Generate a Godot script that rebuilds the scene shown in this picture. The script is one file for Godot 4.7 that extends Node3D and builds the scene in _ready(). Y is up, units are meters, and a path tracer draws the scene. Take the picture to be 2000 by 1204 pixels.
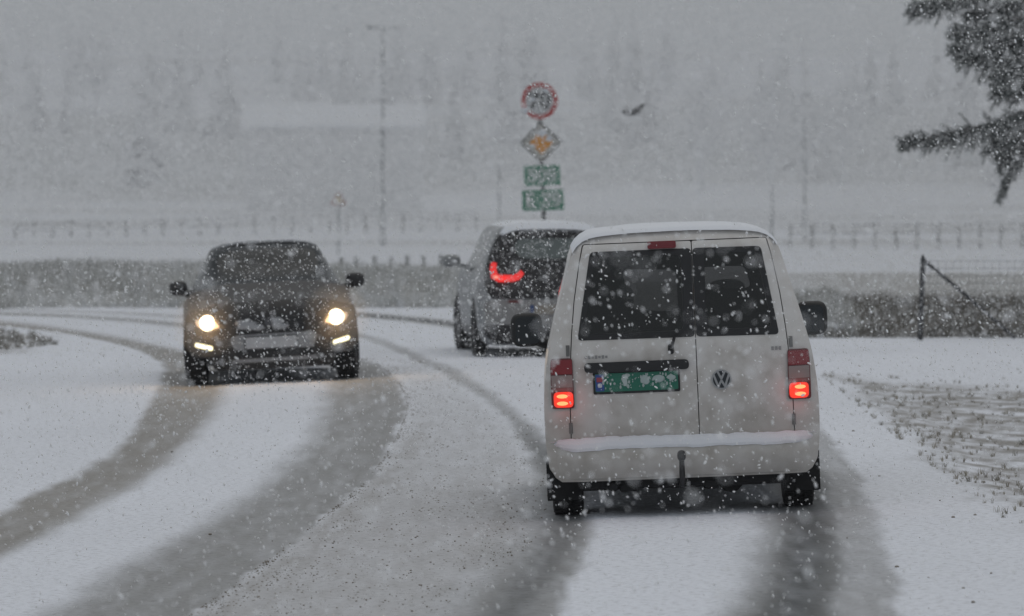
extends Node3D

# ---------------------------------------------------------------- helpers
const CAM_H := 2.25
var used := {}
var grime_shade_on := false
var noise := FastNoiseLite.new()
var noise_fine := FastNoiseLite.new()
var noise_big := FastNoiseLite.new()

func L(r: float, g: float, b: float, a := 1.0) -> Color:
	var c := Color(r, g, b, 1.0).linear_to_srgb()
	c.a = a
	return c

func mat(r: float, g: float, b: float, rough := 0.7, metal := 0.0) -> StandardMaterial3D:
	var m := StandardMaterial3D.new()
	m.albedo_color = L(r, g, b)
	m.roughness = rough
	m.metallic = metal
	return m

func glow(r: float, g: float, b: float, e: float, br := 0.5, bg := 0.5, bb := 0.5) -> StandardMaterial3D:
	var m := mat(br, bg, bb, 0.3)
	m.emission_enabled = true
	m.emission = L(r, g, b)
	m.emission_energy_multiplier = e
	return m

func pane(r: float, g: float, b: float, a: float) -> StandardMaterial3D:
	var m := mat(r, g, b, 0.08)
	m.albedo_color = L(r, g, b, a)
	m.transparency = BaseMaterial3D.TRANSPARENCY_ALPHA
	return m

func noise_tex(sz: int, freq: float, ramp: Array, sd: int, oct := 4) -> NoiseTexture2D:
	var n := FastNoiseLite.new()
	n.seed = sd
	n.frequency = freq
	n.fractal_octaves = oct
	n.noise_type = FastNoiseLite.TYPE_SIMPLEX_SMOOTH
	var t := NoiseTexture2D.new()
	t.width = sz
	t.height = sz
	t.seamless = true
	t.noise = n
	var g := Gradient.new()
	var offs := PackedFloat32Array()
	var cols := PackedColorArray()
	for r in ramp:
		offs.append(r[0])
		cols.append(r[1])
	g.offsets = offs
	g.colors = cols
	t.color_ramp = g
	return t

func numbered(called: String) -> String:
	if not used.has(called):
		used[called] = 0
		return called
	used[called] += 1
	return "%s_%03d" % [called, used[called]]

func tag(o: Node3D, label: String, category := "", group := "", kind := "") -> void:
	if label: o.set_meta("label", label)
	if category: o.set_meta("category", category)
	if group: o.set_meta("group", group)
	if kind: o.set_meta("kind", kind)

func thing(called: String, label: String, category: String, at := Vector3.ZERO, group := "") -> Node3D:
	var o := Node3D.new()
	o.name = numbered(called)
	add_child(o)
	o.position = at
	tag(o, label, category, group)
	return o

func obj(called: String, m: Mesh, material: Material, parent: Node3D = null) -> MeshInstance3D:
	var o := MeshInstance3D.new()
	o.mesh = m
	o.material_override = material
	if parent == null:
		o.name = numbered(called)
		add_child(o, true)
	else:
		var taken := {}
		for c in parent.get_children():
			taken[str(c.name)] = true
		var nm := called
		var k := 0
		while taken.has(nm):
			k += 1
			nm = "%s_%03d" % [called, k]
		o.name = nm
		parent.add_child(o, true)
	return o

func new_st() -> SurfaceTool:
	var st := SurfaceTool.new()
	st.begin(Mesh.PRIMITIVE_TRIANGLES)
	return st

func tri(st: SurfaceTool, a: Vector3, b: Vector3, c: Vector3, na: Vector3, nb: Vector3, nc: Vector3) -> void:
	# clockwise seen from the side the normals point to
	var flip := (b - a).cross(c - a).dot(na + nb + nc) > 0.0
	put(st, a, na)
	put(st, c if flip else b, nc if flip else nb)
	put(st, b if flip else c, nb if flip else nc)

func put(st: SurfaceTool, p: Vector3, n: Vector3) -> void:
	if grime_shade_on: st.set_color(grime_shade(p))
	st.set_normal(n)
	st.add_vertex(p)

# wheel-thrown salt in drips, plus shade painted in as darkening towards the ground
func grime_shade(p: Vector3) -> Color:
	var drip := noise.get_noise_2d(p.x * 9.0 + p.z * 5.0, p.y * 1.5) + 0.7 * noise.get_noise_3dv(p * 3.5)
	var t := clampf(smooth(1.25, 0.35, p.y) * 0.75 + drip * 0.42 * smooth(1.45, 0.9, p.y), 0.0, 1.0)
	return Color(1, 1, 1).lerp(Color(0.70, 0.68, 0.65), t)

func quad(st: SurfaceTool, a: Vector3, b: Vector3, c: Vector3, d: Vector3, na: Vector3, nb: Vector3, nc: Vector3, nd: Vector3) -> void:
	tri(st, a, b, c, na, nb, nc)
	tri(st, a, c, d, na, nc, nd)

func flat_quad(st: SurfaceTool, a: Vector3, b: Vector3, c: Vector3, d: Vector3, out: Vector3) -> void:
	var n := (b - a).cross(c - a).normalized()
	if n.dot(out) < 0.0: n = -n
	quad(st, a, b, c, d, n, n, n, n)

func box(st: SurfaceTool, c: Vector3, s: Vector3, ch := 0.0, basis := Basis.IDENTITY) -> void:
	# box with chamfered edges
	var h := s * 0.5
	ch = minf(ch, minf(h.x, minf(h.y, h.z)) * 0.9)
	for ax in 3:
		var u := (ax + 1) % 3
		var v := (ax + 2) % 3
		for sg in [-1.0, 1.0]:
			var n := Vector3.ZERO
			n[ax] = sg
			var p := []
			for q in [[-1, -1], [1, -1], [1, 1], [-1, 1]]:
				var x := Vector3.ZERO
				x[ax] = sg * h[ax]
				x[u] = q[0] * (h[u] - ch)
				x[v] = q[1] * (h[v] - ch)
				p.append(c + basis * x)
			flat_quad(st, p[0], p[1], p[2], p[3], basis * n)
	if ch <= 0.0: return
	for ax in 3:
		var u := (ax + 1) % 3
		var v := (ax + 2) % 3
		for su in [-1.0, 1.0]:
			for sv in [-1.0, 1.0]:
				var p := []
				for q in [[-1, 0], [1, 0], [1, 1], [-1, 1]]:
					var x := Vector3.ZERO
					x[ax] = q[0] * (h[ax] - ch)
					x[u] = su * (h[u] if q[1] == 0 else h[u] - ch)
					x[v] = sv * (h[v] - ch if q[1] == 0 else h[v])
					p.append(c + basis * x)
				var n := Vector3.ZERO
				n[u] = su
				n[v] = sv
				flat_quad(st, p[0], p[1], p[2], p[3], basis * n)
	for sx in [-1.0, 1.0]:
		for sy in [-1.0, 1.0]:
			for sz in [-1.0, 1.0]:
				var a := c + basis * Vector3(sx * h.x, sy * (h.y - ch), sz * (h.z - ch))
				var b := c + basis * Vector3(sx * (h.x - ch), sy * h.y, sz * (h.z - ch))
				var d := c + basis * Vector3(sx * (h.x - ch), sy * (h.y - ch), sz * h.z)
				var n: Vector3 = basis * Vector3(sx, sy, sz).normalized()
				tri(st, a, b, d, n, n, n)

func tube(st: SurfaceTool, pts: Array, radii: Array, sides := 8, caps := true) -> void:
	var prev: Array = []
	var pn: Array = []
	var n := pts.size()
	for i in n:
		var p: Vector3 = pts[i]
		var dir: Vector3 = (pts[mini(i + 1, n - 1)] - pts[maxi(i - 1, 0)]).normalized()
		var up := Vector3.UP if absf(dir.y) < 0.9 else Vector3.RIGHT
		var a := dir.cross(up).normalized()
		var b := dir.cross(a).normalized()
		var ring := []
		var nr := []
		for k in sides:
			var t := TAU * k / sides
			var o := a * cos(t) + b * sin(t)
			ring.append(p + o * radii[i])
			nr.append(o)
		if i > 0:
			for k in sides:
				var k2 := (k + 1) % sides
				quad(st, prev[k], prev[k2], ring[k2], ring[k], pn[k], pn[k2], nr[k2], nr[k])
		if caps and (i == 0 or i == n - 1):
			var cn := -dir if i == 0 else dir
			for k in sides:
				tri(st, p, ring[k], ring[(k + 1) % sides], cn, cn, cn)
		prev = ring
		pn = nr

func lathe(st: SurfaceTool, prof: Array, at: Vector3, axis: Vector3, sides := 28) -> void:
	# prof: [distance along the axis, radius]
	var up := Vector3.UP if absf(axis.y) < 0.9 else Vector3.RIGHT
	var a := axis.cross(up).normalized()
	var b := axis.cross(a).normalized()
	for i in prof.size() - 1:
		var p0: Vector2 = prof[i]
		var p1: Vector2 = prof[i + 1]
		var d := (p1 - p0)
		var nn := Vector2(-d.y, d.x).normalized()
		if nn.y < 0.0 and absf(d.x) > 1e-5: nn = -nn
		for k in sides:
			var t0 := TAU * k / sides
			var t1 := TAU * (k + 1) / sides
			var o0 := a * cos(t0) + b * sin(t0)
			var o1 := a * cos(t1) + b * sin(t1)
			quad(st, at + axis * p0.x + o0 * p0.y, at + axis * p0.x + o1 * p0.y, at + axis * p1.x + o1 * p1.y, at + axis * p1.x + o0 * p1.y,
				axis * nn.x + o0 * nn.y, axis * nn.x + o1 * nn.y, axis * nn.x + o1 * nn.y, axis * nn.x + o0 * nn.y)

func rounded(pts: Array, r: float, seg := 4) -> PackedVector2Array:
	var out := PackedVector2Array()
	var n := pts.size()
	for i in n:
		var p: Vector2 = pts[i]
		var a: Vector2 = pts[(i + n - 1) % n]
		var b: Vector2 = pts[(i + 1) % n]
		var rr := minf(r, minf(p.distance_to(a), p.distance_to(b)) * 0.45)
		var p0 := p + (a - p).normalized() * rr
		var p1 := p + (b - p).normalized() * rr
		for k in seg + 1:
			var t := float(k) / seg
			out.append(p0.lerp(p, t).lerp(p.lerp(p1, t), t))
	if Geometry2D.is_polygon_clockwise(out): out.reverse()
	return out

func rrect(cx: float, cy: float, w: float, h: float, r: float) -> PackedVector2Array:
	return rounded([Vector2(cx - w / 2, cy - h / 2), Vector2(cx + w / 2, cy - h / 2), Vector2(cx + w / 2, cy + h / 2), Vector2(cx - w / 2, cy + h / 2)], r)

func disc(cx: float, cy: float, rx: float, ry: float, n := 24) -> PackedVector2Array:
	var p := PackedVector2Array()
	for k in n:
		p.append(Vector2(cx + cos(TAU * k / n) * rx, cy + sin(TAU * k / n) * ry))
	return p

func mirrored(p: PackedVector2Array) -> PackedVector2Array:
	var q := PackedVector2Array()
	for v in p: q.append(Vector2(-v.x, v.y))
	q.reverse()
	return q

# a panel that follows the surface z = f(x, y), lifted by off, with a rim th deep
func patch(st: SurfaceTool, outer: PackedVector2Array, f: Callable, off := 0.0, th := 0.01, holes := [], cell := 0.1) -> void:
	var lo := outer[0]
	var hi := outer[0]
	for p in outer:
		lo = lo.min(p)
		hi = hi.max(p)
	var nx := maxi(1, ceili((hi.x - lo.x) / cell))
	var ny := maxi(1, ceili((hi.y - lo.y) / cell))
	for i in nx:
		for j in ny:
			var a := Vector2(lerpf(lo.x, hi.x, float(i) / nx), lerpf(lo.y, hi.y, float(j) / ny))
			var b := Vector2(lerpf(lo.x, hi.x, float(i + 1) / nx), lerpf(lo.y, hi.y, float(j + 1) / ny))
			var rect := PackedVector2Array([a, Vector2(b.x, a.y), b, Vector2(a.x, b.y)])
			var pieces: Array = Geometry2D.intersect_polygons(outer, rect)
			for hole in holes:
				var next := []
				for p in pieces:
					next.append_array(Geometry2D.clip_polygons(p, hole))
				pieces = next
			for p in pieces:
				var ix := Geometry2D.triangulate_polygon(p)
				for k in range(0, ix.size(), 3):
					var v := []
					var n := []
					for q in 3:
						var xy: Vector2 = p[ix[k + q]]
						v.append(on(f, xy, off))
						n.append(slope(f, xy))
					tri(st, v[0], v[1], v[2], n[0], n[1], n[2])
	if th > 0.0:
		rim(st, outer, f, off, th, 1.0)
		for hole in holes: rim(st, hole, f, off, th, -1.0)

func on(f: Callable, xy: Vector2, off: float) -> Vector3:
	return Vector3(xy.x, xy.y, f.call(xy.x, xy.y) + off)

func slope(f: Callable, xy: Vector2) -> Vector3:
	var e := 0.004
	var z0: float = f.call(xy.x, xy.y)
	return Vector3(-(f.call(xy.x + e, xy.y) - z0) / e, -(f.call(xy.x, xy.y + e) - z0) / e, 1.0).normalized()

func rim(st: SurfaceTool, loop: PackedVector2Array, f: Callable, off: float, th: float, sgn: float) -> void:
	var n := loop.size()
	var c := Vector2.ZERO
	for p in loop: c += p / n
	for i in n:
		var a := loop[i]
		var b := loop[(i + 1) % n]
		var d := (b - a).normalized()
		var o := Vector2(d.y, -d.x)
		if o.dot((a + b) * 0.5 - c) < 0.0: o = -o
		o *= sgn
		flat_quad(st, on(f, a, off), on(f, b, off), on(f, b, off - th), on(f, a, off - th), Vector3(o.x, o.y, 0))

func panel(called: String, parent: Node3D, material: Material, outer: PackedVector2Array, f: Callable, off := 0.0, th := 0.01, holes := [], cell := 0.1) -> MeshInstance3D:
	var st := new_st()
	patch(st, outer, f, off, th, holes, cell)
	return obj(called, st.commit(), material, parent)

func smooth_half(pts: Array, n: int) -> Array:
	# resamples a half outline (bottom to top centre) evenly along its length
	var dense := []
	for i in pts.size() - 1:
		var a: Vector2 = pts[maxi(i - 1, 0)]
		var b: Vector2 = pts[i]
		var c: Vector2 = pts[i + 1]
		var d: Vector2 = pts[mini(i + 2, pts.size() - 1)]
		for k in 8:
			dense.append(b.cubic_interpolate(c, a, d, k / 8.0))
	dense.append(pts[-1])
	var lens := [0.0]
	for i in dense.size() - 1:
		lens.append(lens[-1] + dense[i].distance_to(dense[i + 1]))
	var out := []
	var k := 0
	for i in n:
		var s: float = lens[-1] * i / (n - 1)
		while k < dense.size() - 2 and lens[k + 1] < s: k += 1
		out.append(dense[k].lerp(dense[k + 1], clampf((s - lens[k]) / maxf(lens[k + 1] - lens[k], 1e-6), 0, 1)))
	return out

# rows of points become one mesh per class of quad
func grid_parts(rows: Array, cls: Callable) -> Dictionary:
	var R := rows.size()
	var C: int = rows[0].size()
	var cen := []
	for r in rows:
		var c := Vector3.ZERO
		for p in r: c += p / C
		cen.append(c)
	var nrm := []
	for i in R:
		var nr := PackedVector3Array()
		for j in C:
			var du: Vector3 = rows[mini(i + 1, R - 1)][j] - rows[maxi(i - 1, 0)][j]
			var dv: Vector3 = rows[i][mini(j + 1, C - 1)] - rows[i][maxi(j - 1, 0)]
			var n := du.cross(dv).normalized()
			if n.dot(rows[i][j] - cen[i]) < 0.0: n = -n
			nr.append(n)
		nrm.append(nr)
	var sts := {}
	for i in R - 1:
		for j in C - 1:
			var what: String = cls.call(i, j)
			if what == "": continue
			if not sts.has(what): sts[what] = new_st()
			quad(sts[what], rows[i][j], rows[i][j + 1], rows[i + 1][j + 1], rows[i + 1][j], nrm[i][j], nrm[i][j + 1], nrm[i + 1][j + 1], nrm[i + 1][j])
	var out := {}
	for k in sts: out[k] = sts[k].commit()
	return out

func blob(st: SurfaceTool, c: Vector3, r: Vector3, e := 1.0, nu := 14, nv := 10, rough := 0.0) -> void:
	# superellipsoid; e < 1 is boxier; rough shakes the surface
	var P := []
	for i in nv + 1:
		var row := []
		var v := -PI / 2 + PI * i / nv
		for j in nu + 1:
			var u := TAU * (j % nu) / nu
			var q := Vector3(pw(cos(v), e) * pw(cos(u), e), pw(sin(v), e), pw(cos(v), e) * pw(sin(u), e))
			var w := 1.0 + rough * noise.get_noise_3dv((c + q * r) * 30.0)
			row.append(c + q * r * w)
		P.append(row)
	for i in nv:
		for j in nu:
			var q := [P[i][j], P[i][j + 1], P[i + 1][j + 1], P[i + 1][j]]
			var n := []
			for p in q:
				var d: Vector3 = (p - c) / r
				n.append((Vector3(pw(d.x, 2.0 / e - 1.0), pw(d.y, 2.0 / e - 1.0), pw(d.z, 2.0 / e - 1.0)) / r).normalized())
			quad(st, q[0], q[1], q[2], q[3], n[0], n[1], n[2], n[3])

func pw(x: float, e: float) -> float:
	return signf(x) * pow(absf(x), e)

func wheel(parent: Node3D, at: Vector3, r: float, w: float, tyre: Material, rim_m: Material, steer := 0.0, out_side := 1.0) -> void:
	var ax := Vector3(1, 0, 0).rotated(Vector3.UP, steer)
	var h := w / 2
	var st := new_st()
	lathe(st, [Vector2(-h * 0.92, r * 0.66), Vector2(-h, r * 0.8), Vector2(-h * 0.95, r * 0.93), Vector2(-h * 0.78, r * 0.985), Vector2(-h * 0.3, r), Vector2(h * 0.3, r), Vector2(h * 0.78, r * 0.985), Vector2(h * 0.95, r * 0.93), Vector2(h, r * 0.8), Vector2(h * 0.92, r * 0.66)], at, ax, 32)
	for k in 36:  # tread blocks
		var t := TAU * k / 36
		for s in [-0.62, 0.0, 0.62]:
			var bs := Basis(ax, t + s * 0.12)
			box(st, at + ax * (h * s) + bs * Vector3(0, r * 0.998, 0), Vector3(h * 0.5, 0.012, r * 0.12), 0.002, bs)
	var o := obj("wheel", st.commit(), tyre, parent)
	st = new_st()
	lathe(st, [Vector2(h * 0.55 * out_side, 0.0), Vector2(h * 0.55 * out_side, r * 0.18), Vector2(h * 0.3 * out_side, r * 0.25), Vector2(h * 0.35 * out_side, r * 0.58), Vector2(h * 0.8 * out_side, r * 0.66), Vector2(-h * 0.8 * out_side, r * 0.66)], at, ax, 28)
	for k in 5:
		var t := TAU * k / 5
		var bs := Basis(ax, t)
		box(st, at + ax * (h * 0.5 * out_side) + bs * Vector3(0, r * 0.4, 0), Vector3(0.03, r * 0.5, r * 0.16), 0.006, bs)
	obj("rim", st.commit(), rim_m, o)

func text_mesh(s: String, height: float, depth := 0.004, bold := true) -> TextMesh:
	var f := SystemFont.new()
	f.font_names = PackedStringArray(["Droid Sans"])
	f.font_weight = 700 if bold else 400
	var t := TextMesh.new()
	t.text = s
	t.font = f
	t.font_size = 64
	t.pixel_size = height / 46.0
	t.depth = depth
	return t

func smooth(a: float, b: float, x: float) -> float:
	return smoothstep(a, b, x)

func curve_at(c: Array, d: float) -> float:
	if d <= c[0].y:
		return c[0].x + (c[1].x - c[0].x) / (c[1].y - c[0].y) * (d - c[0].y) * 0.8
	for i in c.size() - 1:
		if d <= c[i + 1].y:
			var t: float = (d - c[i].y) / (c[i + 1].y - c[i].y)
			var pre: Vector2 = c[maxi(i - 1, 0)]
			var post: Vector2 = c[mini(i + 2, c.size() - 1)]
			var m0: float = (c[i + 1].x - pre.x) / (c[i + 1].y - pre.y)
			var m1: float = (post.x - c[i].x) / (post.y - c[i].y)
			var hh: float = c[i + 1].y - c[i].y
			var t2 := t * t
			var t3 := t2 * t
			return (2 * t3 - 3 * t2 + 1) * c[i].x + (t3 - 2 * t2 + t) * hh * m0 + (-2 * t3 + 3 * t2) * c[i + 1].x + (t3 - t2) * hh * m1
	var n := c.size()
	return c[n - 1].x + (c[n - 1].x - c[n - 2].x) / (c[n - 1].y - c[n - 2].y) * (d - c[n - 1].y)

# ---------------------------------------------------------------- the lie of the land (x to the right, d metres ahead)
func bank_start(x: float) -> float:
	return lerpf(92.0, 76.3, smooth(-0.5, 3.6, x))

func land(x: float, d: float) -> float:
	var bank := 0.042 * (1.0 - smooth(60, 69, d))
	var y := clampf(bank * (x - (1.1 - (d - 38.0) * 3.6 / 23.0)), -0.3, 0.3)
	if d < 110.0:
		y += 0.10 * smooth(-5.6, -7.2, x) * smooth(66, 70, d) * (1.0 - smooth(75, 79, d))   # low grassy mound inside the bend
		y -= 0.05 * smooth(3.0, 3.6, x) * smooth(2.0, 0.0, absf(d - 47.0) - 9.0)
	var s := bank_start(x)
	var crest := lerpf(0.42, 0.34, smooth(-0.5, 3.6, x))
	y += crest * smooth(s - 0.5, s + 5.0, d) - (crest + 0.15) * smooth(s + 7.0, s + 24.0, d) - 0.85 * smooth(128, 165, d)
	if d > 60.0:
		y += noise_big.get_noise_2d(x * 0.6, d * 0.6) * 0.12 * smooth(100, 160, d)
		y += 12.0 * smooth(380, 800, d) + 16.0 * smooth(800, 1300, d)
	return y

func _ready() -> void:
	# ------------------------------------------------------------ camera, sky, light, exposure
	var cam := Camera3D.new()
	cam.name = "camera"
	cam.position = Vector3(0, CAM_H, 0)
	cam.rotation.x = -atan(279.0 / 11400.0)
	cam.near = 0.5
	cam.far = 3000.0
	var lens := CameraAttributesPhysical.new()
	lens.frustum_focal_length = 227.2
	lens.frustum_focus_distance = 37.5
	lens.exposure_aperture = 5.0
	cam.attributes = lens
	cam.fov = 6.045
	add_child(cam)

	var sky_m := ProceduralSkyMaterial.new()
	sky_m.sky_top_color = L(0.320, 0.338, 0.360)
	sky_m.sky_horizon_color = L(0.325, 0.342, 0.356)
	sky_m.sky_curve = 0.3
	sky_m.ground_bottom_color = L(0.24, 0.25, 0.27)
	sky_m.ground_horizon_color = L(0.30, 0.318, 0.342)
	sky_m.sun_angle_max = 1.0
	var sky := Sky.new()
	sky.sky_material = sky_m
	var env := Environment.new()
	env.background_mode = Environment.BG_SKY
	env.sky = sky
	env.background_energy_multiplier = 1.95
	env.tonemap_mode = Environment.TONE_MAPPER_LINEAR
	env.tonemap_exposure = 0.56
	env.sdfgi_enabled = true
	env.ssao_enabled = true
	env.ssil_enabled = true
	env.fog_enabled = true
	env.fog_density = 0.0005
	env.fog_light_color = L(0.92, 0.95, 1.0)
	env.volumetric_fog_enabled = true
	env.volumetric_fog_density = 0.0
	var we := WorldEnvironment.new()
	we.name = "world_environment"
	we.environment = env
	add_child(we)

	var sun := DirectionalLight3D.new()
	sun.name = "overcast_sun"
	sun.light_energy = 0.32
	sun.light_color = Color(1.0, 0.97, 0.93)
	sun.light_angular_distance = 60.0
	sun.shadow_enabled = true
	sun.sky_mode = DirectionalLight3D.SKY_MODE_LIGHT_ONLY
	add_child(sun)
	sun.look_at_from_position(Vector3(3, 30, -9), Vector3.ZERO, Vector3.UP)

	noise.seed = 11
	noise.frequency = 1.0
	noise.fractal_octaves = 3
	noise_fine.seed = 23
	noise_fine.frequency = 1.0
	noise_fine.fractal_octaves = 2
	noise_big.seed = 5
	noise_big.frequency = 0.02
	noise_big.fractal_octaves = 4

	build_ground()
	build_far()
	build_verges()
	build_van()
	build_oncoming_car()
	build_small_car()
	build_sign()
	build_fences()
	build_pine()
	build_bird()
	build_snowfall()

# ---------------------------------------------------------------- ground and road
var AL := [Vector2(-3.59, 40.9), Vector2(-3.45, 43.7), Vector2(-3.32, 47.3), Vector2(-3.36, 51.8), Vector2(-3.57, 57.8), Vector2(-3.79, 63.3), Vector2(-4.2, 68.4), Vector2(-4.86, 72.9), Vector2(-5.95, 78.0), Vector2(-7.19, 82.0), Vector2(-9.0, 86.5)]
var AR := [Vector2(-3.18, 36.3), Vector2(-3.02, 38.2), Vector2(-2.9, 41.3), Vector2(-2.75, 44.8), Vector2(-2.69, 49.5), Vector2(-2.8, 56.0), Vector2(-3.18, 64.7), Vector2(-3.63, 68.9), Vector2(-4.25, 72.3), Vector2(-5.47, 78.0), Vector2(-7.45, 84.9), Vector2(-9.3, 89.0)]
var BL := [Vector2(-2.61, 31.7), Vector2(-2.43, 34.6), Vector2(-2.16, 38.0), Vector2(-1.92, 42.1), Vector2(-1.78, 47.3), Vector2(-1.81, 54.2), Vector2(-2.15, 64.4), Vector2(-2.61, 69.3), Vector2(-3.67, 76.1), Vector2(-4.79, 81.4), Vector2(-6.4, 85.8), Vector2(-7.68, 87.6), Vector2(-10.0, 89.6)]
var BR := [Vector2(-1.73, 31.2), Vector2(-1.51, 34.5), Vector2(-1.28, 38.4), Vector2(-1.06, 43.3), Vector2(-0.96, 49.8), Vector2(-1.01, 55.5), Vector2(-1.35, 62.5), Vector2(-1.63, 66.4), Vector2(-2.45, 73.5), Vector2(-3.58, 78.4), Vector2(-4.76, 83.6), Vector2(-6.55, 87.8), Vector2(-7.87, 89.6), Vector2(-10.0, 91.3)]
var CL := [Vector2(-0.38, 30.6), Vector2(-0.12, 33.7), Vector2(0.1, 37.1), Vector2(0.17, 40.5), Vector2(0.16, 44.4), Vector2(0.0, 49.9), Vector2(-0.34, 55.9), Vector2(-0.85, 63.6), Vector2(-1.51, 71.9), Vector2(-2.1, 77.3), Vector2(-2.84, 80.9), Vector2(-4.07, 84.4), Vector2(-6.25, 89.0), Vector2(-7.98, 90.9), Vector2(-10, 92.4)]
var CR := [Vector2(0.24, 30.2), Vector2(0.38, 33.5), Vector2(0.5, 36.8), Vector2(0.5, 39.9), Vector2(0.42, 44.2), Vector2(0.17, 49.7), Vector2(-0.17, 55.8), Vector2(-0.63, 63.0), Vector2(-1.25, 71.3), Vector2(-1.8, 76.6), Vector2(-2.5, 80.6), Vector2(-3.7, 84.8), Vector2(-5.9, 89.5), Vector2(-7.6, 91.5), Vector2(-9.6, 93.2)]
var DL := [Vector2(1.02, 29.9), Vector2(1.24, 32.2), Vector2(1.44, 35.3), Vector2(1.57, 37.6), Vector2(1.68, 40.8), Vector2(1.7, 46.9), Vector2(1.5, 53.2), Vector2(1.15, 59.6), Vector2(0.58, 67.0), Vector2(-0.34, 77.3), Vector2(-1.31, 83.0), Vector2(-2.27, 86.4), Vector2(-3.92, 90.4), Vector2(-5.6, 92.6)]
var DR := [Vector2(1.68, 29.5), Vector2(1.88, 33.0), Vector2(2.09, 37.3), Vector2(2.25, 42.8), Vector2(2.25, 48.0), Vector2(2.08, 53.7), Vector2(1.75, 59.0), Vector2(1.14, 66.5), Vector2(0.34, 77.3), Vector2(-0.6, 83.4), Vector2(-1.5, 87.0), Vector2(-3.1, 91.4), Vector2(-5.0, 93.6)]
var ER := [Vector2(1.96, 29.4), Vector2(2.1, 32.0), Vector2(2.34, 38.1), Vector2(2.47, 43.4), Vector2(2.5, 49.0), Vector2(2.3, 54.5), Vector2(1.95, 60.0), Vector2(1.3, 67.0), Vector2(0.45, 77.5), Vector2(-0.5, 83.8), Vector2(-1.4, 87.4), Vector2(-3.0, 91.8), Vector2(-4.9, 94.0)]

func ground_rows() -> Array:
	var rows := []
	var d := -30.0
	while d < 24.0:
		rows.append(d)
		d += 4.5
	d = 24.0
	while d < 100.0:
		rows.append(d)
		d += 0.062 * pow(d / 30.0, 2.0)
	while d < 1500.0:
		rows.append(d)
		d *= 1.035
	return rows

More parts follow.
